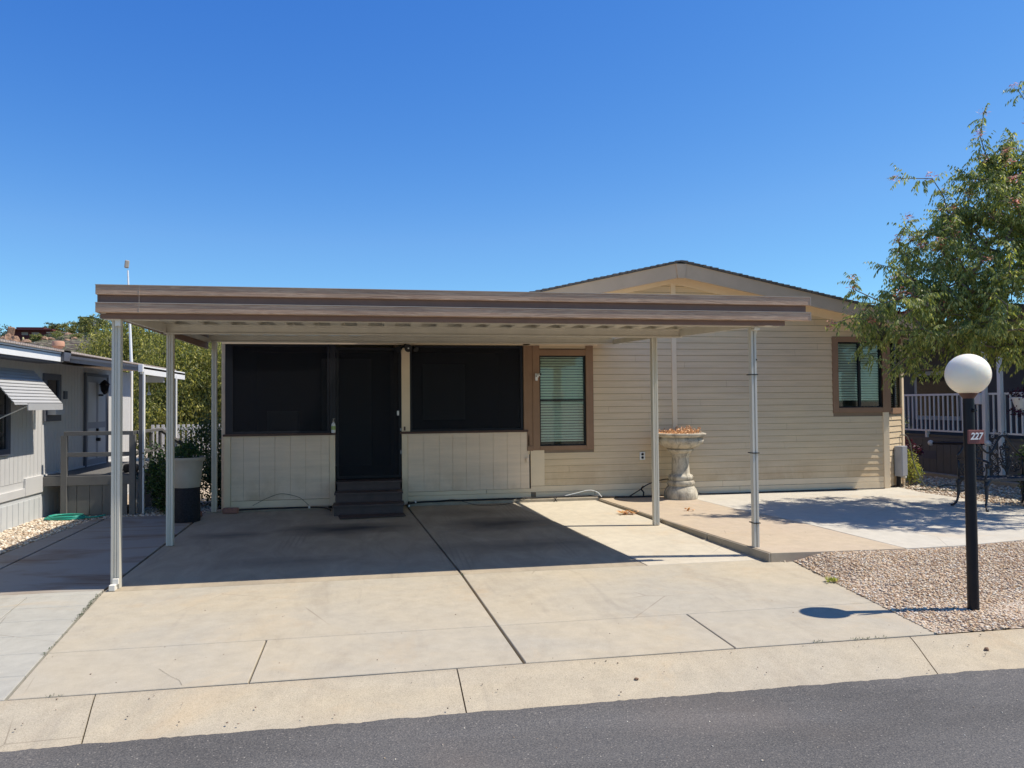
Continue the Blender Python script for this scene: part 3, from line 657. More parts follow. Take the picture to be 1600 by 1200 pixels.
b = MB(); dbox(b, L-.09, L+.01, -.028, -.002, .06, 2.8); b.build('trim_board', 'siding_trim', hs, bevel=.003)
b = MB(); dbox(b, 0, L-.09, -.03, .03, 1.36, 1.46); dbox(b, 0, L-.09, -.03, .03, 2.60, 2.68); dbox(b, 0, .07, -.025, .03, 1.46, 2.6)
wc = b.build('window_frame', 'brown_trim', hs)
b = MB(); dbox(b, .07, L-.09, .02, .025, 1.46, 2.6); b.build('window_pane', 'glass', wc)
b = MB(); dbox(b, (L)/2-.03, L/2+.01, -.005, .03, 1.46, 2.6); b.build('mullion', 'black_plastic', wc)
b = MB(); z = 1.5
while z < 2.58: dbox(b, .08, L-.10, .05, .075, z, z+.005); z += .035
b.build('blind', 'blind', wc)
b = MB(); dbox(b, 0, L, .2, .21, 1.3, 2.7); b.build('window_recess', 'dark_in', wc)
# roof
def rz(x): return 3.80-(.225 if x < 4.77 else .200)*abs(x-4.77)
b = MB()
for s_ in (-1, 1):
    xe = 4.77+s_*4.9
    b.prism([(4.77, 3.805), (xe, rz(xe)), (xe, rz(xe)+.022), (4.77, 3.827)], lambda a, c: (a, 11.22, c), lambda a, c: (a, 26.3, c))
    N_ = 48
    for i in range(N_):   # shingle butts showing along the rake edge
        xa = 4.77+s_*4.9*i/N_; xb = 4.77+s_*4.9*(i+1)/N_; k_ = .006+.004*random.random()
        b.prism([(xa, rz(xa)+.023), (xb, rz(xb)+.023), (xb, rz(xb)+.023+k_*2), (xa, rz(xa)+.026)], lambda a, c: (a, 11.205, c), lambda a, c: (a, 12.4, c))
b.build('roof', 'shingle', hs)
b = MB()
for s_ in (-1, 1):
    xe = 4.77+s_*4.88 if s_ > 0 else 1.45; xk = 4.77+s_*.07
    b.prism([(xk, rz(xk)-.002), (xe, rz(xe)-.002), (xe, rz(xe)-.19), (xk, rz(xk)-.235)], lambda a, c: (a, 11.25, c), lambda a, c: (a, 11.275, c))
b.build('rake_board', 'rake', hs)
b = MB(); b.prism([(4.68, 3.775), (4.86, 3.775), (4.83, 3.545), (4.71, 3.545)], lambda a, c: (a, 11.232, c), lambda a, c: (a, 11.28, c)); b.build('gable_block', 'rake', hs, bevel=.004)
b = MB()
for s_ in (-1, 1):
    xe = 4.77+s_*4.85 if s_ > 0 else 1.45; b.prism([(4.77, rz(4.77)-.10), (xe, rz(xe)-.10), (xe, rz(xe)-.115), (4.77, rz(4.77)-.115)], lambda a, c: (a, 11.28, c), lambda a, c: (a, WY+.02, c))
    b.prism([(4.77, rz(4.77)-.12), (xe, rz(xe)-.12), (xe, rz(xe)-.26), (4.77, rz(4.77)-.28)], lambda a, c: (a, WY-.035, c), lambda a, c: (a, WY-.012, c))
    if s_ > 0: b.box(9.32, xe, 11.3, 26.2, 2.70, 2.72)
b.build('soffit', 'siding_trim', hs)
def window(x0, x1, z0, z1, fw, split, blind_z0, frame_parts, dark='black_plastic'):
    b = MB()
    for q in frame_parts: b.box(*q)
    wf = b.build('window_frame', 'brown_trim', hs, bevel=.004)
    gy = WY+.03
    b = MB(); t = .02
    b.box(x0, x0+t, gy-.03, gy+.02, z0, z1).box(x1-t, x1, gy-.03, gy+.02, z0, z1).box(x0+t, x1-t, gy-.03, gy+.02, z0, z0+t).box(x0+t, x1-t, gy-.03, gy+.02, z1-t, z1)
    if split[0] == 'h': b.box(x0+t, x1-t, gy-.022, gy+.015, split[1]-.013, split[1]+.013)
    else: b.box(split[1]-.02, split[1]+.02, gy-.022, gy+.015, z0+t, z1-t)
    b.build('sash', dark, wf, bevel=.002)
    b = MB(); b.box(x0+t, x1-t, gy, gy+.004, z0+t, z1-t); b.build('window_pane', 'glass', wf)
    b = MB(); z = blind_z0
    while z < z1-.02:
        for (xa, xb) in ([(x0+t+.004, x1-t-.004)] if split[0] == 'h' else [(x0+t, split[1]-.01), (split[1]+.01, x1-t)]):
            b.prism([(0, .0), (.016, .029), (.016, .032), (0, .003)], lambda a, c, z=z, xa=xa: (xa, gy+.035+a, z+c), lambda a, c, z=z, xb=xb: (xb, gy+.035+a, z+c))
        z += .043
    b.box(x0+t, x1-t, gy+.03, gy+.06, blind_z0-.03, blind_z0-.012)
    b.build('blind', 'blind', wf)
    b = MB(); b.box(x0-.01, x1+.01, gy+.5, gy+.51, z0-.02, z1+.02).box(x0-.02, x0-.01, gy, gy+.5, z0, z1).box(x1+.01, x1+.02, gy, gy+.5, z0, z1).box(x0, x1, gy, gy+.5, z0-.02, z0-.01); b.build('window_recess', 'in_wall', wf)
    return wf
window(2.552, 3.305, .925, 2.345, .09, ('h', 1.64), 1.02, [
    (2.44, 2.552, WY-.03, WY+.03, .86, 2.50), (3.305, 3.425, WY-.03, WY+.03, .86, 2.50), (2.552, 3.305, WY-.028, WY+.03, .86, .925), (2.552, 3.305, WY-.028, WY+.03, 2.345, 2.44), (2.345, 2.44, WY-.032, WY+.03, .855, .925)])
window(7.72, 8.55, 1.475, 2.59, .09, ('v', 8.14), 1.63, [
    (7.615, 7.72, WY-.03, WY+.03, 1.39, 2.68), (8.55, 8.70, WY-.03, WY+.03, 1.39, 2.68), (7.72, 8.55, WY-.028, WY+.03, 1.39, 1.475), (7.72, 8.55, WY-.028, WY+.03, 2.59, 2.68)])
b = MB(); b.box(2.30, 3.50, WY-.02, WY, 2.50, 2.62); b.build('header_board', 'siding_trim', hs)
# screened room
b = MB()
def panel_wall(x0, x1, z0, z1, groove):
    x = x0
    for xb in groove+[x1]: b.box(x+.0016, xb-.0016, WY-.012, WY+.0, z0, z1); x = xb
    b.box(x0, x1, WY, WY+.05, z0, z1)
panel_wall(-2.06, -.66, .21, 1.15, [-1.88, -1.66, -1.44, -1.22, -1.0, -.78]); b.build('panelling', 'panel', hs); b = MB(); panel_wall(.50, 2.38, .27, 1.15, [.74, .98, 1.18, 1.39, 1.60, 1.81, 2.03, 2.24])
b.build('panelling', 'panel', hs)
each('trim_board', 'siding_trim', hs, [(-2.155, -2.062, WY-.022, WY+.05, .10, 1.15), (-.658, -.575, WY-.022, WY+.05, .10, 1.15), (.41, .498, WY-.022, WY+.05, .08, 1.15), (-2.06, -.66, WY-.016, WY+.05, .10, .205),
    (.50, 2.40, WY-.018, WY+.05, .125, .205), (.50, 1.70, WY-.014, WY+.05, .208, .266), (1.705, 2.40, WY-.015, WY+.05, .208, .266), (2.36, 2.385, WY-.02, WY-.01, .8, 1.1)], .003)
each('cream_post', 'siding_trim', hs, [(.409, .535, WY-.02, WY+.05, 1.185, 2.46)], .003)
each('ledge', 'ledge', hs, [(-2.165, -.565, WY-.05, WY+.05, 1.15, 1.182), (.385, 2.36, WY-.05, WY+.05, 1.15, 1.182)], .005)
each('corner_board', 'brown_trim', hs, [(2.296, 2.345, WY-.03, WY+.05, 1.182, 2.50), (2.345, 2.44, WY-.02, WY+.05, .925, 2.50)], .004)
def screen(x0, x1, z0, z1, fw, nm, l=None, r=None):
    l = l or fw; r = r or fw
    b = MB(); b.box(x0, x0+l, WY+.0, WY+.035, z0, z1).box(x1-r, x1, WY+.0, WY+.035, z0, z1).box(x0+l, x1-r, WY+.002, WY+.035, z0, z0+fw).box(x0+l, x1-r, WY+.002, WY+.035, z1-fw, z1)
    f = b.build(nm, 'screen_frame', hs, bevel=.002)
    b = MB(); b.box(x0+l, x1-r, WY+.016, WY+.018, z0+fw, z1-fw); b.build('screen_mesh', 'screen', f); return f
screen(-2.14, -.66, 1.184, 2.50, .03, 'screen_window', .10); b = MB(); b.box(-.655, -.565, WY, WY+.05, 1.183, 2.50); b.build('door_post', 'screen_frame', hs)
screen(.54, 2.29, 1.184, 2.49, .028, 'screen_window', None, .04)
M['door_black'] = paint('near_black_frame', (.005, .005, .008), .5, .05)
dr = screen(-.56, .405, .49, 2.46, .04, 'screen_door'); dr.data.materials[0] = M['door_black']; b = MB(); b.box(.345, .36, WY-.03, WY, 1.46, 1.475).box(.34, .37, WY-.006, WY, 1.43, 1.5); b.build('door_handle', 'white_plastic', dr)
each('hinge', 'galv', dr, [(.385, .408, WY-.03, WY+.0, 1.20, 1.235), (.388, .408, WY-.03, WY, .85, .9)])
# dim room behind the screens
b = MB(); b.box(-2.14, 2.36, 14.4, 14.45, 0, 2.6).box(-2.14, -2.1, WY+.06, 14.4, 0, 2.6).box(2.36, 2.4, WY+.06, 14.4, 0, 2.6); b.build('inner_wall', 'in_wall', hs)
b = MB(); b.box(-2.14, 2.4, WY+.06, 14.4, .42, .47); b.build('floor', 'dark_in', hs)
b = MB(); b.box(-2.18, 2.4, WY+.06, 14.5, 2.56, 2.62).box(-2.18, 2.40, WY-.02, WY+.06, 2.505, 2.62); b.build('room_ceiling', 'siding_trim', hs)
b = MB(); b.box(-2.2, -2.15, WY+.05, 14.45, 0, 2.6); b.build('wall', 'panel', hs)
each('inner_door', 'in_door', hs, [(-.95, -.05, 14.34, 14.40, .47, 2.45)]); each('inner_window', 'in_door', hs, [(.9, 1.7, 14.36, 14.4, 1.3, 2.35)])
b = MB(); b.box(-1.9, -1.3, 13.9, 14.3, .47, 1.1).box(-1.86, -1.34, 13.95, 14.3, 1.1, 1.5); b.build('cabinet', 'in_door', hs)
# fittings on the wall
b = MB(); b.tube([(.47, WY-.03, 2.49), (.47, WY-.06, 2.47)], .03, 12).tube([(.40, WY-.07, 2.46), (.36, WY-.14, 2.42)], [.03, .045], 14).tube([(.50, WY-.06, 2.47), (.51, WY-.15, 2.44)], [.04, .06], 14).tube([(.60, WY-.07, 2.46), (.63, WY-.13, 2.42)], [.025, .04], 14).box(.42, .56, WY-.06, WY-.02, 2.455, 2.485)
fl = b.build('flood_light', 'black_plastic', hs, smooth=50); b = MB(); b.tube([(.51, WY-.152, 2.44), (.51, WY-.156, 2.44)], .012, 8); b.build('sensor', 'white_plastic', fl)
b = MB(); b.box(2.475, 2.515, WY-.075, WY-.03, 1.95, 2.06).tube([(2.50, WY-.06, 2.03), (2.545, WY-.12, 2.045)], .022, 12).box(2.505, 2.53, WY-.08, WY-.03, 2.0, 2.05)
sn = b.build('security_camera', 'white_plastic', hs, bevel=.008); MB().tube([(2.545, WY-.12, 2.045), (2.55, WY-.128, 2.047)], .018, 12).build('lens', 'black_plastic', sn); MB().tube([(2.49, WY-.08, 2.02), (2.49, WY-.078, 2.02)], .012, 8).build('sensor', 'black_plastic', sn)
b = MB(); b.box(4.18, 4.27, WY-.035, WY-.012, .675, .80); ot = b.build('power_outlet', 'white_plastic', hs, bevel=.004)
for z_ in (.765, .712): MB().tube([(4.225, WY-.036, z_), (4.225, WY-.04, z_)], .021, 14).build('socket', 'black_plastic', ot)
b = MB(); b.box(2.325, 2.37, WY-.05, WY-.02, .68, .75); b.build('valve_box', 'panel', hs, bevel=.004)
b = MB(); dbox(b, .22, .47, -.16, -.02, .28, .80); mt = b.build('meter_box', 'galv', hs, bevel=.012)
b = MB(); dbox(b, .47, .52, -.12, -.02, .24, .78); b.build('box_lid', 'white_plastic', mt)
b = MB(); dbox(b, .25, .30, -.10, -.04, .05, .28); b.build('conduit', 'black_metal', mt)
b = MB(); b.box(1.6, 1.62, 11.4, 11.6, .4, .41); b = MB()

# steps
st = thing('door_steps', (-.05, 11.1, .07), 'dark brown wooden steps below the black screen door', 'steps')
for (x0, x1, y0, zt) in ((-.572, .412, 10.74, .215), (-.562, .404, 11.03, .35), (-.552, .396, 11.32, .478)):
    b = MB(); b.box(x0, x1, y0, y0+.335, zt-.03, zt); b.build('tread', 'step_brown', st, bevel=.005)
    b = MB(); b.box(x0+.02, x1-.02, y0+.02, y0+.04, .06, zt-.031).box(x0+.02, x0+.04, y0+.04, 11.62, .06, zt-.031).box(x1-.04, x1-.02, y0+.04, 11.62, .06, zt-.031); b.build('riser', 'step_brown', st)
b = MB(); m_ = Matrix.Rotation(R(-2), 3, 'Z')
b.add([(-.46, 10.42, .074), (.42, 10.50, .074), (.40, 10.75, .078), (-.5, 10.75, .078), (-.46, 10.42, .081), (.42, 10.50, .081), (.40, 10.75, .085), (-.5, 10.75, .085)], [(3, 2, 1, 0), (4, 5, 6, 7), (0, 1, 5, 4), (1, 2, 6, 5), (2, 3, 7, 6), (3, 0, 4, 7)])
tag(b.build('door_mat', 'step_brown', loc=(0, 10.5, .08)), 'flat dark brown mat lying on the concrete before the steps', 'mat')
# bottle, sponge holder, bricks, cables
b = MB(); b.lathe([(0, 0), (.03, 0), (.032, .01), (.032, .11), (.025, .135), (.012, .15), (.012, .16), (0, .16)], (-.60, WY-.015, 1.182), 18); bt = thing('lotion_bottle', (-.60, WY-.015, 1.182), 'small white pump bottle with green label on the ledge left of the screen door', 'bottle'); b.build('bottle_body', 'white_plastic', bt, smooth=40)
b = MB(); b.lathe([(.0, .16), (.014, .16), (.014, .18), (.005, .185), (.005, .21), (0, .21)], (-.60, WY-.015, 1.182), 12).box(-.61, -.575, WY-.02, WY-.01, 1.385, 1.395); b.build('pump', 'pot', bt)
M['label_green'] = paint('green_label', (.35, .45, .15), .5, .02); b = MB(); b.lathe([(.0325, .045), (.0325, .10)], (-.60, WY-.015, 1.182), 18); b.build('bottle_label', 'label_green', bt)
b = MB(); b.box(.44, .465, WY-.035, WY-.021, 1.20, 1.26); tag(b.build('padlock', 'ledge', loc=(.45, 11.62, 1.2), bevel=.004), 'small dull brown latch at the foot of the cream post beside the screen door', 'latch')
for i, (x, y, rz_, lb, z) in enumerate(((-2.47, 11.22, .1, 'brown brick on the concrete left of the rear white post', .05), (-2.0, 11.30, -.15, 'loose brown brick lying under the beige panelling', .082))):
    b = MB(); b.obox((x, y, z+.038), (.20, .10, .075), rz_); tag(b.build('brick', 'brick', loc=(x, y, z), bevel=.006), lb, 'brick')
def wob(pts, amp=.012, n=14, seed=0):
    pts = [Vector(p) for p in pts]; out = []
    for i in range(len(pts)-1):
        p0 = pts[max(i-1, 0)]; p1 = pts[i]; p2 = pts[i+1]; p3 = pts[min(i+2, len(pts)-1)]
        for k in range(n):
            t = k/n; q = .5*((2*p1)+(-p0+p2)*t+(2*p0-5*p1+4*p2-p3)*t*t+(-p0+3*p1-3*p2+p3)*t**3)
            q += amp*Vector((noise.noise((q.x*4, seed, 0)), noise.noise((q.x*3, seed+5, 1)), .4*noise.noise((q.x*5, seed+9, 2)))); out.append(q)
    return out+[pts[-1]]
def cable(name, pts, r, mat, label, cat='cable', amp=.012, seed=0):
    b = MB(); b.tube(wob(pts, amp, 12, seed), r, 6); o = b.build(name, mat, loc=pts[0], smooth=True); return tag(o, label, cat)
c_ = cable('black_cable', [(-2.1, 11.37, .11), (-1.6, 11.39, .118), (-1.0, 11.38, .12), (-.72, 11.36, .11), (-.62, 11.2, .092)], .012, 'black_plastic', 'black hose cable along the wall foot left of the steps', 'cable', .01, 1)
cable('black_cable', [(.50, 11.36, .10), (.56, 11.42, .13), (1.0, 11.45, .142), (1.8, 11.46, .142), (2.6, 11.48, .142), (3.3, 11.5, .145), (3.5, 11.52, .125), (3.9, 11.5, .108), (4.4, 11.45, .108)], .013, 'black_plastic', 'black hose cable running along the concrete strip right of the steps', 'cable', .008, 2)
cable('thin_cord', [(.95, 11.44, .145), (1.2, 11.38, .16), (1.5, 11.3, .09), (1.9, 11.25, .085), (2.3, 11.38, .15), (2.4, 11.46, .15)], .004, 'black_plastic', 'thin black cord looping over the concrete strip below the panelling', 'cord', .02, 3)
cable('thin_cord', [(-1.75, 11.60, .14), (-1.55, 11.6, .24), (-1.35, 11.6, .30), (-1.1, 11.6, .24), (-.95, 11.58, .12)], .003, 'black_plastic', 'thin wire arching up over the left beige panelling', 'wire', .01, 4)
cable('white_cord', [(2.9, 11.5, .15), (3.1, 11.52, .19), (3.3, 11.5, .23), (3.42, 11.46, .20), (3.48, 11.42, .13)], .006, 'white_plastic', 'white cord arching beside the corner of the raised patio', 'cord', .005, 5)
cable('black_cable', [(3.95, 11.5, .11), (4.1, 11.48, .20), (4.25, 11.45, .30), (4.5, 11.45, .37), (4.7, 11.52, .36)], .009, 'black_plastic', 'black cable rising to the wall behind the stone urn', 'cable', .01, 6)
cable('black_cable', [(4.95, 11.5, .24), (5.1, 11.5, .14), (5.4, 11.53, .108), (6.4, 11.55, .108), (7.6, 11.56, .108), (8.5, 11.56, .108)], .010, 'black_plastic', 'black cable along the foot of the tan wall right of the stone urn', 'cable', .01, 7)
b = MB(); b.tube(wob([(4.17, 11.47, .10), (4.19, 11.5, .17), (4.16, 11.52, .22), (4.19, 11.5, .27)], .01, 6), .012, 6); tag(b.build('pipe_stub', 'black_plastic', loc=(4.17, 11.47, .1)), 'short black bent pipe standing at the wall left of the stone urn', 'pipe')
for i, (x, y, z) in enumerate(((-.93, 11.375, .121), (.50, 11.34, .098), (.60, 11.435, .14))):
    b = MB(); b.tube([(x-.006, y-.017, z+.01), (x+.006, y-.018, z-.012), ], .010, 8).box(x-.014, x+.014, y-.016, y+.016, z-.015, z+.017)
    tag(b.build('cable_clip', 'white_plastic', loc=(x, y, z), bevel=.003), ['white clip on the black cable left of the steps', 'white clip on the concrete at the right foot of the steps', 'white clip on the black cable just right of the steps'][i], 'clip')
for i, (x, y) in enumerate(((2.68, 11.43), (2.78, 11.43), (3.05, 11.43))):
    pass
b = MB(); b.tube(wob([(2.70, 11.43, .15), (2.74, 11.42, .11), (2.71, 11.41, .08)], .01, 5), .006, 5).tube(wob([(2.77, 11.43, .15), (2.74, 11.41, .12), (2.76, 11.40, .08)], .01, 5), .006, 5)
tag(b.build('cable_tie', 'black_plastic', loc=(2.72, 11.42, .08)), 'tied black wire ends hanging over the sunlit concrete strip', 'cable tie')
# dry leaves by the patio curb
def leafpile(c, n, r, label, name='dry_leaves'):
    V = []; F = []
    for i in range(n):
        a = random.random()*6.28; q = Vector((c[0]+random.gauss(0, r), c[1]+random.gauss(0, r*.6), c[2]+.01+random.random()*.03)); s_ = .03+random.random()*.03
        d = Vector((math.cos(a), math.sin(a), random.uniform(-.3, .5)))*s_; e = Vector((-math.sin(a), math.cos(a), random.uniform(-.3, .3)))*s_*.4
        k_ = len(V); V += [q-d, q+e, q+d+Vector((0, 0, .01)), q-e]; F.append((k_, k_+1, k_+2, k_+3))
    b = MB(); b.add(V, F); tag(b.build(name, 'dry', loc=c), label, 'leaves')
leafpile((3.42, 10.05, .06), 30, .06, 'small heap of dry orange leaves against the raised patio edge')
leafpile((4.3, 9.9, .095), 6, .05, 'few scattered dry leaves on the tan patio')

# ---------------------------------------------------------------- stone urn with dried plant
UX, UY = 4.70, 11.22
ur = thing('stone_urn', (UX, UY, ZP), 'weathered cast stone pedestal urn against the tan wall', 'urn')
U0 = (UX, UY, ZP)
b = MB(); b.lathe([(.0, 0), (.255, 0), (.262, .03), (.258, .09), (.235, .15), (.205, .19), (.192, .20), (.205, .215), (.215, .245), (.205, .275), (.175, .285), (.185, .30), (.195, .335), (.182, .365), (.152, .375), (.14, .40), (.132, .5), (.128, .62), (.135, .66), (.15, .675), (.15, .70), (.16, .705), (.195, .735), (.21, .75), (.21, .77), (.0, .77)], U0, 48, lambda t, z: (.02*abs(math.sin(6*t)) if .4 < z < .64 else 0))
b.build('pedestal', 'urn', ur, smooth=50)
b = MB(); b.lathe([(.0, .771), (.17, .771), (.22, .785), (.29, .82), (.34, .87), (.355, .905), (.345, .94), (.33, .95), (.345, .958), (.385, .975), (.40, .995), (.398, 1.012), (.37, 1.02), (.34, 1.015), (.31, .985), (.0, .96)], U0, 96, lambda t, z: (.045*abs(math.sin(11*t+.6*math.sin(z*30)))-.02 if .79 < z < .93 else 0))
b.build('bowl', 'urn', ur, smooth=50)
b = MB()
for i in range(170):
    a = random.random()*6.28; r = .33*math.sqrt(random.random()); p0 = Vector((UX+r*math.cos(a), UY+r*math.sin(a), ZP+.97)); h = .05+.09*random.random()*(1.25 if math.cos(a) > 0 else .75)
    d = Vector((random.gauss(0, .35), random.gauss(0, .35), 1)); mid = p0+d*h*.5+Vector((random.gauss(0, .01), 0, 0)); top_ = p0+d*h
    b.tube([p0, mid, top_], [.0035, .003, .002], 3)
    for k in range(5):
        q = p0+(top_-p0)*random.uniform(.4, 1.05); e = Vector((random.gauss(0, 1), random.gauss(0, 1), random.gauss(0, 1))).normalized(); s_ = .009+.008*random.random(); f_ = e.orthogonal().normalized()*s_*.7
        b.add([q, q+e*s_+f_, q+e*2*s_, q+e*s_-f_], [(0, 1, 2, 3)])
tag(b.build('dried_plant', 'dry', loc=(UX, UY, ZP+.98)), 'dried orange low plant filling the bowl of the stone urn', 'plant')

# ---------------------------------------------------------------- globe lamp with number plate
LX, LY = 4.472, 5.09
lp = thing('globe_lamp', (LX, LY, 0), 'round white globe lamp on a thick black pole in the front gravel', 'lamp')
b = MB(); b.tube([(LX, LY, -.05), (LX, LY, 1.0), (LX, LY, 1.62)], [.0405, .0395, .0385], 32); b.build('pole', 'black_metal', lp, smooth=50)
b = MB(); b.lathe([(.038, 1.605), (.044, 1.615), (.060, 1.635), (.066, 1.648), (.0, 1.648)], (LX, LY, 0), 32); b.build('collar', 'collar', lp, smooth=50)
gp = []; r = .157
for i in range(41):
    a = R(-90+24+(180-24)*i/40); gp.append((max(0, r*math.cos(a)), 1.79+r*math.sin(a)))
b = MB(); b.lathe([(0, gp[0][1])]+gp, (LX, LY, 0), 64); b.build('globe', 'globe', lp, smooth=True)
b = MB(); b.tube([(LX+.006, LY-.04, 1.515), (LX+.005, LY-.062, 1.515)], .014, 14); pc = b.build('photocell', 'black_plastic', lp, smooth=50)
b = MB(); b.lathe([(.036, 1.563), (.0405, 1.563), (.0405, 1.568), (.036, 1.568)], (LX, LY, 0), 32); b.build('seam', 'black_metal', lp)
b = MB(); b.obox((LX+.002, LY-.062, 1.315), (.146, .012, .104), R(4), 0, R(1.2)); np_ = b.build('number_plate', 'plate', lp, bevel=.003)
tc = bpy.data.curves.new('digits', 'FONT'); tc.body = '227'; tc.size = .072; tc.shear = .25; tc.extrude = .0015; tc.offset = .0012; tc.align_x = 'CENTER'; tc.align_y = 'CENTER'
to = bpy.data.objects.new('digits_curve', tc); link(to); bpy.context.view_layer.update()
me = bpy.data.meshes.new_from_object(to.evaluated_get(bpy.context.evaluated_depsgraph_get())); bpy.data.objects.remove(to)
me.materials.append(M['white_plastic']); dg = bpy.data.objects.new('digits', me); link(dg); dg.parent = np_; dg.location = Vector((LX-.002, LY-.0705, 1.318))-ORG[lp]; dg.rotation_euler = (R(90), 0, R(4))
tag(dg, 'white digits 227')
me.materials.clear(); me.materials.append(M['white_plastic'])

# ---------------------------------------------------------------- iron bench
bx, by, bz = 8.62, 9.2, ZP
bn = thing('iron_bench', (bx, by, bz), 'ornate dark cast iron garden bench at the patio end', 'bench')
BL = 1.04; x0 = bx-BL/2; x1 = bx+BL/2; yf = by-.24; yb = by+.22
for (lx, ly, sx, sy) in ((x0, yf, -1, -1), (x1, yf, 1, -1), (x0, yb, -1, 1), (x1, yb, 1, 1)):
    b = MB(); b.tube(wob([(lx+.05*(-sx), ly, bz+.40), (lx+.0*sx, ly+sy*.02, bz+.33), (lx+.0*sx, ly+sy*.02, bz+.2), (lx+.02*sx, ly+sy*.03, bz+.08), (lx+.045*sx, ly+sy*.07, bz+.02), (lx+.06*sx, ly+sy*.10, bz+.015)], 0, 5), [.034]*6+[.022]*6+[.016]*14, 8); b.build('leg', 'iron', bn, smooth=True)
b = MB(); b.box(x0-.02, x1+.02, yf-.03, yf-.0, bz+.39, bz+.425).box(x0-.02, x1+.02, yb-.03, yb, bz+.39, bz+.42)
for i in range(15): xx = x0+(x1-x0)*i/14; b.tube(wob([(xx, yf, bz+.405), (xx+.03, by, bz+.40), (xx, yb, bz+.405)], 0, 4), .012, 5)
for i in range(4): yy = yf+.08+i*.1; b.tube(wob([(x0, yy, bz+.402), (bx, yy+.03, bz+.402), (x1, yy, bz+.402)], 0, 6), .010, 5)
b.build('seat', 'iron', bn, bevel=0)
def scroll(mb, c, r, turns, ph, r0=.008, sgn=1, plane='x'):
    pts = []
    for i in range(int(22*turns)+1):
        t = i/22; a = ph+sgn*2*math.pi*t; rr = r*(1-.8*t/turns); u, v = rr*math.cos(a), rr*math.sin(a)
        pts.append((c[0]+u, c[1], c[2]+v) if plane == 'x' else (c[0], c[1]+u, c[2]+v))
    mb.tube(pts, r0, 5)
b = MB(); by2 = yb+.01
hump = lambda x: .62+.30*math.exp(-((x-(bx-.26))/.17)**2)+.30*math.exp(-((x-(bx+.26))/.17)**2)+.06
tp = [(x0+(x1-x0)*i/40, by2+.05*((hump(x0+(x1-x0)*i/40)-.4)/.5), bz+hump(x0+(x1-x0)*i/40)) for i in range(41)]
b.tube(tp, .015, 6); b.tube([(x0, by2, bz+.42), (x0, by2, bz+.68)], .014, 6).tube([(x1, by2, bz+.42), (x1, by2, bz+.68)], .014, 6)
for k_ in (-1, 1):
    cx = bx+k_*.26
    for (u, v, r_) in ((0, .72, .085), (0, .56, .07), (-.10, .62, .06), (.10, .62, .06), (-.14, .50, .06), (.14, .5, .06), (0, .85, .05), (-.06, .80, .04), (.06, .80, .04)):
        scroll(b, (cx+u, by2+.02, bz+v), r_, 1.6, random.random()*6, .008, 1 if u <= 0 else -1)
    for a_ in (-.7, -.35, 0, .35, .7): b.tube(wob([(cx, by2, bz+.44), (cx+.12*a_, by2+.01, bz+.62), (cx+.2*a_, by2+.03, bz+.86-abs(a_)*.18)], 0, 5), .007, 5)
for u in (-.44, 0, .44): scroll(b, (bx+u, by2, bz+.55), .07, 1.5, u*9, .008)
for k_ in (-1, 1):
    cx = bx+k_*.26
    for q in range(7): scroll(b, (cx+.075*math.cos(q), by2+.06, bz+.985+.03*math.sin(q*2.)), .022, 1, q, .005)
b.build('backrest', 'iron', bn, smooth=True)
for xx in (x0, x1):
    b = MB(); b.tube(wob([(xx, yb, bz+.66), (xx, by, bz+.69), (xx, yf-.04, bz+.66), (xx, yf-.075, bz+.60), (xx, yf-.03, bz+.58)], 0, 6), .016, 6).tube(wob([(xx, yf-.02, bz+.63), (xx, yf-.03, bz+.52), (xx, yf, bz+.42)], 0, 5), .014, 6)
    scroll(b, (xx, by+.08, bz+.54), .07, 1.5, 1, .009, 1, 'y'); scroll(b, (xx, by-.1, bz+.54), .06, 1.5, 2, .009, -1, 'y'); b.build('armrest', 'iron', bn, smooth=True)

# ---------------------------------------------------------------- potted plant left, pedestal
PX, PY = -2.47, 10.78
pd = MB(); pd.lathe([(0, 0), (.17, 0), (.175, .02), (.17, .45), (.16, .47), (0, .47)], (PX, PY, .05), 28); tag(pd.build('plant_stand', 'pedestal', loc=(PX, PY, .05), smooth=40), 'black mesh cylinder stand under the cream pot', 'stand')
b = MB(); b.lathe([(0, .47), (.165, .47), (.172, .48), (.195, .68), (.205, .80), (.225, .82), (.238, .845), (.235, .87), (.215, .865), (.19, .83), (0, .8)], (PX, PY, .05), 40); tag(b.build('plant_pot', 'pot', loc=(PX, PY, .52), smooth=45), 'cream ribbed pot standing on the black cylinder stand', 'pot')

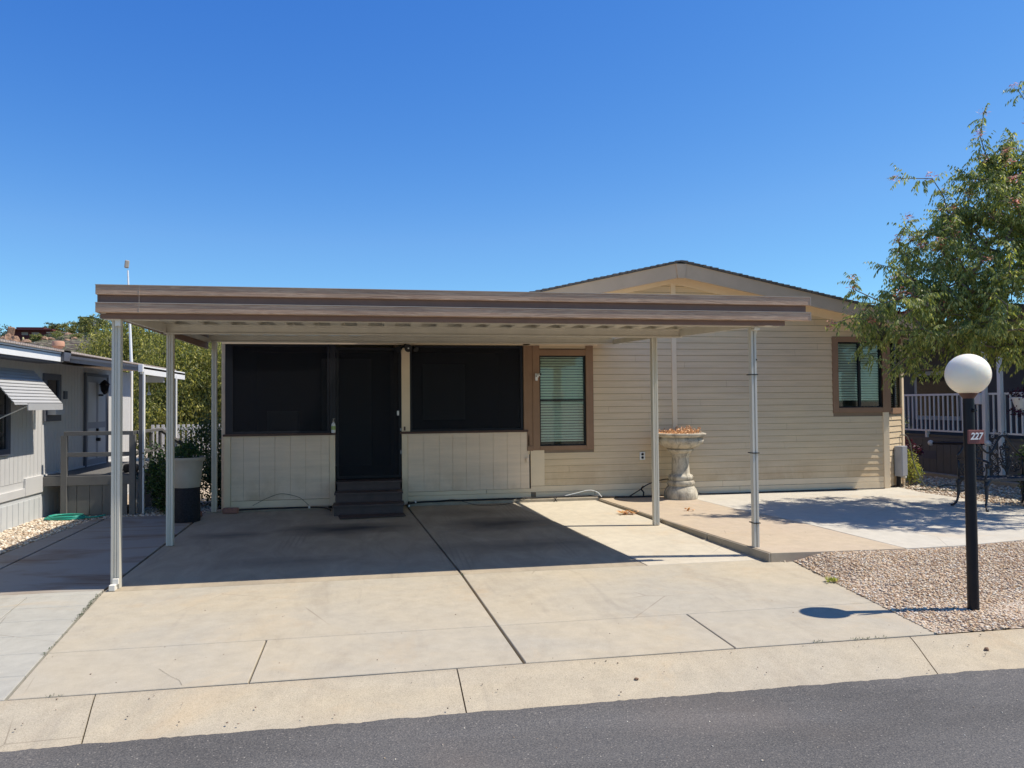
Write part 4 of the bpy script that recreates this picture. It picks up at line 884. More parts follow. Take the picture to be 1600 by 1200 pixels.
def leafblob(name, ells, count, size, mat, parent=None, loc=(0, 0, 0), droop=0., aspect=.45, shell=.45, updown=1., clump=0, csp=.13):
    # leaf-sized faces spread through ellipsoids, denser near the surface, gathered in clumps
    V = []; tot = sum(e[3]*e[4]*e[5] for e in ells)**1
    wts = np.array([(e[3]*e[4]*e[5])**.66 for e in ells]); wts = wts/wts.sum()
    idx = rng.choice(len(ells), count, p=wts)
    E = np.array(ells)[idx]
    d = rng.normal(size=(count, 3)); d /= np.linalg.norm(d, axis=1)[:, None]
    r = shell+(1-shell)*rng.random(count)**.6; r = r*(1+.10*rng.normal(size=count))
    if clump:
        nc = clump; cdir = rng.normal(size=(nc, 3)); cdir /= np.linalg.norm(cdir, axis=1)[:, None]; pick = rng.integers(0, nc, count)
        cr = shell+(1.12-shell)*rng.random(nc)**.5
        d = cdir[pick]*cr[pick][:, None]+rng.normal(size=(count, 3))*csp; r = np.ones(count)
    c = E[:, :3]+d*r[:, None]*E[:, 3:6]
    a = rng.normal(size=(count, 3)); a[:, 2] -= droop; a /= np.linalg.norm(a, axis=1)[:, None]
    bq = np.cross(a, rng.normal(size=(count, 3))); bq /= np.linalg.norm(bq, axis=1)[:, None]
    s_ = size*rng.uniform(.6, 1.3, count)[:, None]; w_ = s_*aspect*.5
    P = np.stack([c, c+a*s_*.5+bq*w_, c+a*s_, c+a*s_*.5-bq*w_], 1).reshape(-1, 3)
    F = np.arange(count*4).reshape(-1, 4)
    return npmesh(name, P, F, mat, parent, loc)
def shrub(name, loc, ells, count, size, mat, label, cat='shrub', stems=6, group=None, leafn='foliage', **kw):
    t = thing(name, loc, label, cat, group)
    leafblob(leafn, ells, count, size, mat, t, **kw)
    b = MB(); cx, cy, cz = loc
    for i in range(stems):
        e = random.choice(ells); q = Vector(e[:3])+Vector((random.uniform(-.5, .5)*e[3], random.uniform(-.5, .5)*e[4], random.uniform(-.2, .4)*e[5]))
        b.tube(wob([(cx+random.uniform(-.03, .03), cy, cz-.02), (cx+(q.x-cx)*.4, cy+(q.y-cy)*.4, cz+(q.z-cz)*.55), tuple(q)], .0, 3), [.012]*3+[.008]*2+[.005]*2, 4)
    b.build('stem', 'bark', t); return t
shrub('potted_plant', (PX, PY, .88), [(PX, PY, .98, .2, .2, .10), (PX+.02, PY, 1.03, .1, .1, .09)], 900, .045, 'shrub', 'low green leafy plant growing in the cream pot', 'plant')
shrub('shrub', (-3.02, 11.8, .05), [(-3.05, 11.8, .70, .26, .3, .33), (-2.98, 11.8, .42, .2, .3, .3), (-2.85, 11.7, .3, .2, .25, .22)], 5200, .05, 'shrub', 'rounded dark green shrub at the end of the grey deck', clump=60)
shrub('shrub', (-2.55, 12.9, .05), [(-2.45, 12.8, .75, .5, .5, .62), (-2.35, 12.4, .4, .35, .4, .4)], 9000, .05, 'hedge', 'loose dark hedge between the two houses behind the cream pot', clump=90)
shrub('shrub', (-2.9, 14.6, .05), [(-2.75, 14.6, .75, .8, .5, .6)], 5000, .055, 'hedge', 'tall loose shrub in shade below the acacia tree', clump=90)
b = MB()
for i in range(3):
    pts = []
    for k in range(60): a = k/60*2*math.pi*2.2+i; pts.append((-4.15+.26*math.cos(a)*(1-.1*i)+.03*noise.noise((k*.3, i, 0)), 11.35+.15*math.sin(a), .085+.014*i+.012*noise.noise((k*.2, i, 3))))
    b.tube(pts, .012, 6)
b.tube(wob([(-3.9, 11.3, .09), (-3.75, 11.35, .09), (-3.68, 11.42, .1)], .01, 5), .012, 6)
tag(b.build('garden_hose', 'hose', loc=(-4.15, 11.35, .07), smooth=True), 'coiled green garden hose on gravel by the white wall', 'hose')

# ---------------------------------------------------------------- neighbour house on the left
nl = thing('neighbour_house', (-6.5, 12, 0), 'pale grey house with striped awning at the left edge', 'house')
NX = -4.57
b = MB(); b.box(-12, NX, 4.8, 15.55, .30, 2.24); o = b.build('wall', 'n_siding', nl)
b = MB()
for i in range(90):
    y = 5.0+i*.118
    if y < 15.5: b.box(NX, NX+.004, y, y+.108, .62, 2.22)
b.build('panelling', 'n_siding', nl)
b = MB(); b.box(-12, NX+.012, 4.8, 15.55, -.05, .42); 
for i in range(70):
    y = 5.0+i*.155
    if y < 15.4: b.box(NX+.012, NX+.018, y, y+.14, .0, .36)
b.build('skirting', 'n_skirt', nl)
b = MB(); b.box(NX, NX+.03, 4.8, 11.05, .425, .53).box(NX, NX+.032, 11.055, 11.74, .425, .66).box(NX, NX+.03, 11.745, 15.55, .425, .66); b.build('trim_board', 'n_siding', nl, bevel=.003)
b = MB(); b.box(-12, -4.27, 4.5, 11.5, 2.205, 2.225); b.build('soffit', 'n_dark', nl)
b = MB(); b.box(-4.27, -4.245, 4.5, 11.5, 2.225, 2.325).box(-4.245, -4.225, 4.5, 11.35, 2.335, 2.375); b.build('fascia', 'n_white', nl, bevel=.002)
b = MB(); b.box(-4.29, -4.26, 4.5, 11.48, 2.325, 2.40).box(-4.42, -4.2, 11.38, 11.62, 2.24, 2.385); b.build('roof_edge', 'n_dark', nl)
b = MB(); b.prism([(-4.2, 2.385), (-8.3, 2.70), (-12.4, 2.385), (-12.4, 2.36), (-4.2, 2.36)], lambda a, c: (a, 4.4, c), lambda a, c: (a, 17.4, c)); b.build('roof', 'shingle_pink', nl)
# rust-coloured round roof vent
b = MB(); b.lathe([(0, 0), (.05, 0), (.05, .14), (.07, .17), (.10, .20), (.10, .26), (.09, .285), (.0, .295)], (-5.45, 14.5, 2.47), 20); b.build('roof_vent', 'terracotta', nl, smooth=40)
def nwin(y0, y1, z0, z1, t=.05):
    b = MB(); b.box(NX, NX+.035, y0, y1, z0, z0+t).box(NX, NX+.035, y0, y1, z1-t, z1).box(NX, NX+.035, y0, y0+t, z0+t, z1-t).box(NX, NX+.035, y1-t, y1, z0+t, z1-t).box(NX, NX+.03, y0+t, y1-t, (z0+z1)/2-.015, (z0+z1)/2+.015); f = b.build('window_frame', 'n_dark', nl, bevel=.003)
    b = MB(); b.box(NX+.005, NX+.012, y0+t, y1-t, z0+t, z1-t); b.build('window_pane', 'glassd', f); return f
_t = NT('dark_window_glass', .05, .6); _t.color((.02, .022, .025)); M['glassd'] = _t.m
nwin(9.4, 10.62, 1.0, 2.0, .08); f = nwin(11.62, 12.2, 1.40, 2.08, .09)
b = MB(); b.box(NX+.02, NX+.14, 11.72, 12.05, 1.49, 1.62); b.build('air_conditioner', 'n_skirt', nl, bevel=.006)
M['awning_grey'] = paint('awning_grey', (.42, .42, .41), .5, .05)
# striped aluminium awning
b = MB(); n = 11
for i in range(n):
    t0 = i/n; t1 = (i+1)/n; xa = NX+.02+.36*t0; xb = NX+.02+.36*t1; za = 2.10-.45*t0; zb = 2.10-.45*t1
    b.prism([(xa, za), (xb-.006, zb+.016), (xb-.004, zb+.008), (xa+.002, za-.008)], lambda a, c: (a, 9.9+.0*i, c), lambda a, c: (a, 11.297, c))
b.prism([(NX+.02, 2.082), (NX+.38, 1.64), (NX+.38, 1.634), (NX+.02, 2.076)], lambda a, c: (a, 9.91, c), lambda a, c: (a, 11.29, c))
b.box(NX+.372, NX+.386, 10.25, 11.30, 1.565, 1.65); aw = b.build('awning', 'awning_grey', nl)
b = MB(); b.tube([(NX+.01, 10.3, 1.45), (NX+.36, 10.3, 1.62)], .008, 5); b.build('awning_arm', 'n_white', aw); MB().tube([(NX+.03, 11.31, 1.30), (NX+.03, 11.31, 1.6)], .014, 6).build('awning_rod', 'n_white', aw)
M['door_grey'] = paint('door_grey', (.30, .31, .33), .6, .05)
# door and lantern under the patio cover
b = MB(); b.box(NX, NX+.04, 13.15, 13.20, .62, 2.10).box(NX, NX+.04, 14.15, 14.2, .62, 2.1).box(NX, NX+.04, 13.15, 14.2, 2.1, 2.15); b.build('door_frame', 'n_dark', nl)
b = MB(); b.box(NX, NX+.028, 13.20, 14.15, .63, 2.10); d = b.build('door', 'door_grey', nl); b = MB()
for (z0_, z1_) in ((.75, 1.25), (1.35, 2.0)):
    for (y0_, y1_) in ((13.28, 13.62), (13.72, 14.06)): b.box(NX+.028, NX+.032, y0_, y1_, z0_, z1_)
b.build('door_panel', 'n_skirt', d)
MB().tube([(NX+.03, 13.66, 1.06), (NX+.09, 13.66, 1.06)], .03, 8).build('door_handle', 'black_metal', d); MB().tube([(NX+.03, 13.66, 1.22), (NX+.06, 13.66, 1.22)], .025, 8).build('door_lock', 'black_metal', d)
b = MB(); b.lathe([(0, 0), (.02, .01), (.055, .06), (.075, .16), (.09, .17), (.05, .22), (.01, .25), (0, .25)], (NX+.12, 13.75, 1.80), 6).box(NX+.01, NX+.1, 13.73, 13.77, 1.78, 1.81).box(NX+.005, NX+.02, 13.7, 13.8, 1.72, 1.9); b.build('wall_lantern', 'black_metal', nl)
b = MB(); b.box(NX, NX+.03, 12.34, 12.44, 1.72, 1.84); b.build('doorbell_box', 'n_dark', nl)
# patio cover
pc = thing('patio_cover', (-3.8, 12.8, 0), 'low grey metal patio cover over the deck of the left house', 'patio cover')
b = MB(); b.prism([(-4.35, 2.27), (-3.26, 2.14), (-3.26, 2.17), (-4.35, 2.30)], lambda a, c: (a, 11.62, c), lambda a, c: (a, 14.1, c)); b.build('cover_roof', 'n_gutter', pc)
b = MB(); b.prism([(-4.27, 2.235), (-3.28, 2.105), (-3.28, 2.185), (-4.27, 2.33)], lambda a, c: (a, 11.60, c), lambda a, c: (a, 11.615, c)); b.prism([(-4.27, 2.29), (-3.28, 2.155), (-3.28, 2.165), (-4.27, 2.302)], lambda a, c: (a, 11.585, c), lambda a, c: (a, 11.6, c)); b.build('gutter', 'n_gutter', pc)
b = MB(); b.box(-3.285, -3.26, 11.60, 14.1, 2.06, 2.19).box(-3.30, -3.24, 11.56, 11.62, 2.09, 2.20); b.build('fascia', 'n_white', pc, bevel=.003)
b = MB(); b.box(-3.60, -3.30, 12.9, 12.93, 1.98, 2.08); b.build('header', 'n_white', pc)
for (x, y) in ((-3.26, 11.66), (-3.27, 13.5)):
    b = MB(); b.box(x-.05, x+.0, y-.03, y+.03, .03, 2.12); q = b.build('post', 'deck_grey', pc); b = MB(); b.box(x+.001, x+.02, y-.03, y+.03, .03, 2.12); b.build('post_trim', 'n_white', q)
b = MB(); b.lathe([(0, 0), (.035, .0), (.03, .03), (.008, .06), (.004, .16), (0, .16)], (-3.55, 13.0, 1.78), 8); tag(b.build('wind_chime', 'n_white', loc=(-3.55, 13, 1.78)), 'small white ornament hanging under the patio cover edge', 'ornament')
# deck
dk = thing('deck', (-3.9, 12.6, .05), 'grey painted wooden deck with railing before the left house door', 'deck')
b = MB(); b.box(-4.54, -3.40, 11.62, 14.3, .60, .64).box(-4.54, -3.38, 11.58, 11.62, .50, .63); b.build('platform', 'deck_grey', dk, bevel=.004)
b = MB()
for i in range(5): b.box(-4.27+i*.165, -4.27+i*.165+.158, 11.60, 11.615, .06, .50)
b.box(-3.42, -3.41, 11.62, 14.2, .06, .6); b.build('skirt', 'deck_grey', dk)
b = MB(); b.box(-3.405, -3.395, 11.62, 12.0, .07, .6); b.build('skirt_panel', 'n_white', dk)
b = MB(); b.box(-4.27, -3.36, 11.57, 11.61, 1.20, 1.255).box(-4.27, -3.36, 11.58, 11.61, .90, .96); b.beam((-3.38, 11.6, 1.23), (-3.38, 13.0, 1.23), .08, .04).beam((-3.38, 11.6, .93), (-3.38, 13.0, .93), .03, .06).beam((-3.38, 13.0, 1.23), (-3.05, 13.9, .8), .07, .04); b.build('railing', 'deck_grey', dk, bevel=.003)
for (x, y) in ((-4.27, 11.6), (-3.38, 11.6), (-3.38, 12.0), (-3.38, 12.5), (-3.38, 13.0)):
    b = MB(); wd = .04 if y == 11.6 else .02; b.box(x-wd, x+wd, y-.03, y+.03, .06 if y == 11.6 else .5, 1.2); b.build('post', 'deck_grey', dk, bevel=.003)
b = MB(); b.lathe([(0, 0), (.09, 0), (.11, .04), (.10, .10), (.07, .12), (0, .12)], (-3.52, 12.0, .64), 16); tag(b.build('black_bowl', 'black_plastic', loc=(-3.52, 12, .64), smooth=50), 'black rounded bowl on the left deck behind the railing', 'bowl')
# antenna
an = thing('antenna_mast', (-5.0, 17.6, 0), 'thin white antenna mast rising behind the left house', 'antenna')
b = MB(); b.tube([(-5.16, 17.6, 0), (-5.16, 17.6, 2.5), (-5.24, 17.6, 4.55)], [.035, .033, .016], 8); b.build('pole', 'n_white', an, smooth=60)
b = MB(); b.obox((-5.255, 17.58, 4.68), (.09, .07, .17), .3, 0, .1); b.build('antenna_head', 'pot', an, bevel=.02)
# picket fence behind
pf_ = thing('picket_fence', (-3.6, 18.5, 0), 'white picket fence glimpsed through the foliage between the houses', 'fence')
b = MB()
for i in range(34): b.box(-5.0+i*.11, -5.0+i*.11+.06, 18.5, 18.52, .05, 1.18)
b.build('picket', 'n_white', pf_)['kind'] = 'stuff'
b = MB(); b.box(-5, -1.3, 18.52, 18.55, .4, .46).box(-5, -1.3, 18.52, 18.55, 1.05, 1.11); b.build('rail', 'n_white', pf_)

# ---------------------------------------------------------------- right neighbour
nr = thing('neighbour_house', (14, 15, 0), 'grey house with dark porch and white railing at the right edge', 'house')
b = MB(); b.box(11.6, 11.64, 8.2, 20, .03, .80); 
for i in range(60): b.box(11.588, 11.6, 8.3+i*.2, 8.3+i*.2+.19, .05, .74)
b.box(11.58, 11.6, 8.2, 20, .74, .80); b.build('skirting', 'deck_grey', nr)
b = MB(); b.box(11.64, 13.6, 8.2, 20, .78, .86); b.build('porch_floor', 'deck_grey', nr)
b = MB(); b.box(13.6, 18, 8.2, 20, .02, 2.9); b.box(11.5, 18.5, 8.0, 20.4, 2.9, 3.0); b.build('wall', 'n_dark', nr)
for (ya_, yb_, za_, zb_) in ((11.5, 12.6, 1.5, 2.4), (15.6, 17.2, 1.1, 2.3)):
    f = MB().box(13.55, 13.6, ya_, yb_, za_, zb_).build('window_frame', 'n_skirt', nr); MB().box(13.54, 13.55, ya_+.1, yb_-.1, za_+.1, zb_-.1).build('window_pane', 'glassd', f)
b = MB(); b.prism([(11.4, 2.98), (15, 3.6), (18.6, 2.98), (18.6, 3.0), (15, 3.64), (11.4, 3.0)], lambda a, c: (a, 7.9, c), lambda a, c: (a, 20.5, c)); b.build('roof', 'shingle', nr)
rl = b = MB(); b.box(11.585, 11.625, 8.2, 19, 1.68, 1.72).box(11.59, 11.62, 8.2, 19, .93, .965); rr = b.build('railing', 'n_white', nr)
for i in range(83):
    b = MB(); y = 8.3+i*.13; b.box(11.593, 11.617, y-.012, y+.012, .965, 1.68); b.build('baluster', 'n_white', rr)
for i in range(7): b = MB(); y = 9.0+i*1.35; b.box(11.60, 11.66, y-.03, y+.03, .80, .93); b.build('rail_foot', 'n_white', rr)
for y in (12.35, 12.72, 17.6): b = MB(); b.box(11.50, 11.57, y-.04, y+.04, .05, 2.9); b.build('porch_post', 'n_white', nr, bevel=.004)
b = MB()
for i in range(9): scroll(b, (11.535, 12.47+.06*(i % 2)+.03, .2+i*.1), .05, 1.4, i, .006, 1 if i % 2 else -1, 'y')
b.build('scroll_panel', 'n_white', nr)
b = MB(); b.box(11.45, 11.5, 12.75, 12.98, 1.50, 1.69); b.build('mail_box', 'n_white', nr, bevel=.008)
b = MB(); b.box(11.585, 11.589, 14.1, 14.5, .35, .52); b.build('skirting_vent', 'n_dark', nr)
bar = thing('hand_rail', (11.35, 13.2, .7), 'dark horizontal rail with white ball ends before the grey skirting', 'rail')
b = MB(); b.tube([(11.40, 13.95, .70), (11.40, 12.55, .76)], .028, 8); b.build('bar', 'black_metal', bar, smooth=50)
for (y, z) in ((14.0, .70), (12.5, .765)):
    b = MB(); b.lathe([(0, -.06), (.035, -.05), (.058, -.015), (.058, .015), (.035, .05), (0, .06)], (11.38, y, z), 14); b.build('ball_end', 'white_plastic', bar, smooth=True)
b = MB(); b.lathe([(0, 0), (.1, 0), (.17, .22), (.16, .23), (0, .2)], (11.3, 11.62, 1.40), 14); fb = tag(b.build('flower_box', 'n_white', loc=(11.3, 11.62, 1.4)), 'white planter hanging outside the railing at the right edge', 'planter')
shrub('flower_plant', (11.3, 11.6, 1.5), [(11.3, 11.62, 1.68, .2, .25, .12), (11.25, 11.6, 1.36, .12, .25, .1)], 500, .05, 'purple', 'red and purple flowers in the hanging planter at the right edge', 'plant')
shrub('shrub', (9.44, 12.1, .06), [(9.42, 12.1, .42, .12, .15, .30), (9.52, 12.15, .30, .16, .15, .2)], 1000, .045, 'yellow', 'yellow green shrub beside the meter box corner', droop=.2)
shrub('flower_plant', (9.55, 12.3, .06), [(9.62, 12.5, .80, .14, .16, .14), (9.9, 12.6, .66, .14, .16, .12)], 700, .05, 'purple', 'dark purple flowering plant behind the yellow green shrub', 'plant')
shrub('rose_bush', (9.75, 12.9, .06), [(9.75, 12.9, 1.15, .28, .2, .22)], 260, .05, 'sage', 'sparse thorny bush on a thin stem before the skirting', 'shrub')
shrub('shrub', (9.6, 9.3, .06), [(9.5, 9.35, .85, .32, .3, .3), (9.55, 9.3, .45, .4, .35, .35)], 5200, .05, 'shrub', 'dense dark green shrub behind the right end of the bench', clump=50)
cable('garden_hose', [(9.0, 11.5, .08), (9.3, 11.2, .09), (9.8, 11.1, .09), (10.2, 11.4, .09), (9.9, 11.8, .09), (9.5, 11.6, .09), (9.40, 11.7, .10), (9.31, 11.85, .45), (9.29, 11.92, .8), (9.24, 11.95, .95), (9.18, 11.97, .98), (9.10, 11.99, .97)], .010, 'hose_dark', 'dark garden hose looping on the ground at the clipped house corner', 'hose', .03, 8)
b = MB(); bm = bmesh.new()
def rock(name, c, s_, mat, label, cat='rock', seed=0, rough=.25, group=None, sub=3):
    bm = bmesh.new(); bmesh.ops.create_icosphere(bm, subdivisions=sub, radius=1)
    V = []
    for v in bm.verts: q = v.co; k_ = 1+rough*noise.noise(q*1.3+Vector((seed, 0, 0)))+rough*.4*noise.noise(q*4+Vector((0, seed, 0))); V.append((c[0]+q.x*k_*s_[0], c[1]+q.y*k_*s_[1], c[2]+q.z*k_*s_[2]))
    F = [tuple(v.index for v in f.verts) for f in bm.faces]; bm.free(); b = MB(); b.add(V, F)
    return tag(b.build(name, mat, loc=c), label, cat, group)
rock('rock', (9.3, 8.95, .12), (.22, .18, .13), 'urn', 'rounded pale rock beneath the right end of the bench', seed=3)
rock('pebble', (2.47, 5.0+.0, .0), (.01, .01, .01), 'urn', 'tiny dark pebble lying on the curb concrete', seed=4) if False else None
rock('pebble', (3.92, 4.36, -.03), (.017, .013, .013), 'rock', 'single brown pebble on the curb right of its joint', 'pebble', 5, .3, None, 2)
rock('pebble', (1.52, 4.33, -.035), (.014, .010, .006), 'rock', 'small dark leaf-like stone on the middle of the curb', 'pebble', 6, .3, None, 2)

# ---------------------------------------------------------------- weeds in the driveway joints
def tufts(name, pts, mat='scrub', s=.03, kind=True):
    V = []; F = []
    for (x, y, z) in pts:
        for k in range(9):
            a = random.random()*6.28; h = s*random.uniform(.5, 1.3); q = Vector((x+random.gauss(0, .008), y+random.gauss(0, .012), z)); d = Vector((math.cos(a)*.7, math.sin(a)*.7, random.uniform(.4, 1)))*h; e = Vector((-math.sin(a), math.cos(a), 0))*h*.16
            i = len(V); V += [q, q+d*.5+e, q+d, q+d*.5-e]; F.append((i, i+1, i+2, i+3))
    b = MB(); b.add(V, F); o = b.build(name, mat); o['kind'] = 'stuff'; return o
tufts('joint_weeds', [(float(np.interp(y, [4.63, 7.1], [-2.0, -2.325]))+random.gauss(0, .006), y, 0) for y in np.concatenate([rng.uniform(6.3, 7.05, 26), rng.uniform(5.3, 6.3, 7)])]+[(jx(7.1), 7.1, 0)]*3+[(3.7+random.uniform(-.9, .1), 4.63, 0) for _ in range(9)]+[(-1.7+random.uniform(-.1, .1), 4.63, 0) for _ in range(2)], 'hedge', .014)
tufts('gravel_weeds', [(3.95+random.gauss(0, .03), 6.1+random.gauss(0, .05), .01) for _ in range(10)], 'yellow', .04)
stones('grit', [(-2.0, 4.12), (5.5, 4.12), (5.5, 4.6), (-2.0, 4.6)], 90, .0025, .0065, lambda x, y: -.06+.06*min(1, max(0, (y-4.1)/.45)), 'rock_grit')
stones('grit', [(-2.0, 4.65), (3.7, 4.65), (3.9, 7.0), (-2.2, 7.0)], 60, .002, .005, lambda x, y: .001, 'rock_grit')
stones('grit', [(-2.0, 3.0), (4.5, 3.0), (4.5, 4.1), (-2.0, 4.1)], 160, .002, .006, lambda x, y: -.084, 'stones_warm')
# thin surface cracks and the dirty curb cracks
def crack(name, pts, wd, z, mat='joint'):
    b = MB(); P = wob([(*p, 0) for p in pts], .02, 10, 3); n = len(P)
    for i, p in enumerate(P): w_ = wd*(.6+.8*abs(noise.noise((i*.7, 1, 0)))); b.v += [(p.x-w_, p.y-w_, z(p.y)), (p.x+w_, p.y+w_, z(p.y))]
    for i in range(n-1): b.f.append((2*i, 2*i+1, 2*i+3, 2*i+2))
    return struct(b.build(name, mat))
crack('driveway_crack', [(-1.30, 4.98), (-1.2, 4.85), (-1.12, 4.76), (-1.08, 4.66)], .0007, lambda y: .003)

# ---------------------------------------------------------------- trees
def tree_skeleton(base, trunk_top, tips, r0, rtip=.004, steps=5):
    # every tip is joined to the nearest thicker node, longest reach last
    nodes = [Vector(base)+(Vector(trunk_top)-Vector(base))*i/4 for i in range(5)]; par = [-1, 0, 1, 2, 3]
    tips = sorted(tips, key=lambda t: (Vector(t)-Vector(trunk_top)).length); ends = []
    for t in tips:
        t = Vector(t); best = min(range(2, len(nodes)), key=lambda i: (nodes[i]-t).length+.25*abs(max(0, nodes[i].z-t.z)))
        p0 = nodes[best]; L_ = (t-p0).length; n_ = max(1, min(steps, int(L_/.22))); prev = best
        for k in range(1, n_+1):
            f_ = k/n_; q = p0.lerp(t, f_)+Vector((0, 0, .10*L_*math.sin(math.pi*f_)))+Vector([random.gauss(0, .02*L_) for _ in range(3)])*(1 if k < n_ else 0); nodes.append(q); par.append(prev); prev = len(nodes)-1
        ends.append(prev)
    cnt = [0]*len(nodes)
    for e in ends:
        i = e
        while i >= 0: cnt[i] += 1; i = par[i]
    rad = [max(rtip, r0*math.sqrt(c/len(ends))) for c in cnt]
    mb = MB()
    for i in range(1, len(nodes)): mb.tube([nodes[par[i]], nodes[i]], [min(rad[par[i]], rad[i]*1.5), rad[i]], 6 if rad[i] > .02 else 4, False)
    return mb, nodes, ends, par
def pinnate(V, F, base, d, length, nl_, ls):
    d = d.normalized(); side = d.cross(Vector((0, 0, 1))); side = side.normalized() if side.length > .1 else Vector((1, 0, 0)); q = Vector(base)
    st_ = length/nl_
    for k in range(nl_):
        d = (d+Vector((0, 0, -.16))).normalized(); q = q+d*st_
        for s_ in (-1, 1):
            a = (d*.45+side*s_*.6+Vector((0, 0, -.95))+Vector([random.gauss(0, .12) for _ in range(3)])).normalized(); l_ = ls*random.uniform(.75, 1.15)*(1 if k < nl_-2 else .8)
            wv = a.cross(Vector((random.gauss(0, .5), random.gauss(0, .5), 1))).normalized()*l_*.16; i = len(V)
            V += [q, q+a*l_*.4+wv, q+a*l_, q+a*l_*.4-wv]; F.append((i, i+1, i+2, i+3))
    return q
tr = thing('pistache_tree', (9.9, 9.0, .03), 'leafy tree with reddish flower sprays at the right edge', 'tree')
ell = [(8.95, 8.9, 3.45, 1.7, 1.7, 1.35), (7.35, 9.1, 2.62, 1.0, 1.1, .62), (9.15, 8.8, 4.6, .95, .95, .85), (8.2, 8.6, 2.68, 1.1, 1.1, .60), (7.95, 9.1, 3.5, .9, .9, .7), (8.55, 8.9, 4.25, .8, .8, .75)]
tips = []
wt = np.array([(e[3]*e[4]*e[5])**.65 for e in ell]); wt /= wt.sum()
for i in range(780):
    e = ell[rng.choice(len(ell), p=wt)]; d = rng.normal(size=3); d /= np.linalg.norm(d); r = (.45+.55*rng.random()**.5)
    tips.append((e[0]+d[0]*r*e[3], e[1]+d[1]*r*e[4], e[2]+d[2]*r*e[5]))
stray = [(6.0, 9.1, 2.62), (6.25, 9.0, 3.05), (6.28, 9.1, 3.2), (7.05, 9.0, 4.0), (6.9, 9.0, 3.72), (7.35, 8.9, 4.55), (7.6, 9, 4.35), (8.1, 8.9, 5.15), (8.25, 9, 5.5), (8.7, 8.9, 5.85), (8.85, 8.8, 5.4), (7.0, 9.1, 4.6), (8.4, 8.8, 4.9), (6.6, 9, 3.4), (6.35, 8.9, 2.2), (6.7, 9, 1.95), (7.6, 8.8, 1.95), (8.6, 8.7, 1.9), (8.2, 9.2, 1.95)]
mb, nodes, ends, par = tree_skeleton((9.9, 9.0, .0), (9.75, 9.0, 1.9), tips+stray, .13, .0035)
mb.build('trunk', 'bark', tr, smooth=True)
V, F, V2, F2 = [], [], [], []
nt = len(ends)
for j, e in enumerate(ends):
    q = nodes[e]; prev = nodes[par[e]]; dr_ = (q-prev).normalized()
    nleaf = random.choice((7, 8, 9, 10))
    for k in range(nleaf):
        f_ = random.random(); p_ = prev.lerp(q, .2+.8*f_); d = (dr_*.5+Vector([random.gauss(0, .8) for _ in range(3)])+Vector((0, 0, .05))).normalized()
        pinnate(V, F, p_, d, random.uniform(.16, .27), random.choice((5, 6, 7)), .072)
    if random.random() < .17 and q.z > 2.6 or any((q-Vector(s)).length < .02 for s in stray[:13]):
        for k in range(26):
            d = Vector([random.gauss(0, 1) for _ in range(3)]).normalized()*random.uniform(.02, .085)+dr_*.05; i = len(V2); c = q+d; e_ = Vector([random.gauss(0, 1) for _ in range(3)]).normalized()*.030; g = e_.orthogonal().normalized()*.008
            V2 += [c-e_, c+g, c+e_, c-g]; F2.append((i, i+1, i+2, i+3))
npmesh('foliage', np.array([v[:] for v in V]), np.array(F), 'leaf', tr)
npmesh('flower_spray', np.array([v[:] for v in V2]), np.array(F2), 'leaf_red', tr)
leafblob('maroon_leaves', [(6.98, 9.0, 2.9, .10, .1, .13), (7.0, 8.95, 2.78, .06, .06, .08)], 90, .07, 'leaf_maroon', tr)

def far_tree(name, base, ells, count, size, mat, label, cat='tree', ntip=60, group=None, trunk=.14, trunk_h=1., droop=.8, clump=120, **kw):
    t = thing(name, base, label, cat, group)
    tips = []
    for i in range(ntip):
        e = random.choice(ells); d = rng.normal(size=3); d /= np.linalg.norm(d); tips.append((e[0]+d[0]*.7*e[3], e[1]+d[1]*.7*e[4], e[2]+d[2]*.7*e[5]))
    mb, *_ = tree_skeleton(base, (base[0]+.1, base[1], base[2]+trunk_h), tips, trunk, .01); mb.build('trunk', 'bark', t)
    leafblob('crown', ells, count, size, mat, t, droop=1.5, clump=clump, csp=.07, aspect=.34, **kw); return t
far_tree('acacia_tree', (-7.0, 26, 0), [(-7.85, 26, 2.9, 1.15, 1.3, 1.25), (-6.5, 26, 2.9, 1.4, 1.5, 1.5), (-6.7, 25, 1.6, 1.7, 1.2, 1.3)], 85000, .10, 'willow', 'tall loose olive green acacia behind the left house', clump=900, shell=.15, trunk_h=.9, group=None)
far_tree('acacia_tree', (-5.2, 23, 0), [(-5.2, 23, 2.3, 1.5, 1.3, 1.5), (-4.3, 22.5, 1.9, 1.4, 1.2, 1.5), (-4.9, 22, 1.2, 1.5, 1, .9), (-3.4, 22, 2.0, 1.1, 1, 1.4)], 85000, .095, 'willow', 'bright yellow green acacia between the two houses', clump=850, shell=.15, trunk_h=.7)

# ---------------------------------------------------------------- hill on the left with house, boulders, scrub
def hz(x, y):
    # rises toward a ridge near y=205
    u = (y-90)/115; rise = max(0, min(1, u)); rise = rise*rise*(3-2*rise)
    fx = np.interp(x, [-260, -120, -92, -86, -78, -70, -58, -40, -10, 30, 90], [0, 7, 12.8, 15.2, 16.9, 19.0, 19.8, 18.5, 11, 4, 0])
    back = 1 if y < 210 else max(0, 1-(y-210)/150)
    return -.3+fx*rise*back+(1.3*noise.noise((x*.06, y*.06, 0))+.9*noise.noise((x*.2, y*.2, 2))+.35*noise.noise((x*.7, y*.7, 2)))*rise
b = MB(); x_a, x_b, y_a, y_b = -260, 90, 88, 360; nx, ny = 230, 130
for j in range(ny+1):
    for i in range(nx+1): x = x_a+(x_b-x_a)*i/nx; y = y_a+(y_b-y_a)*j/ny; b.v.append((x, y, hz(x, y)))
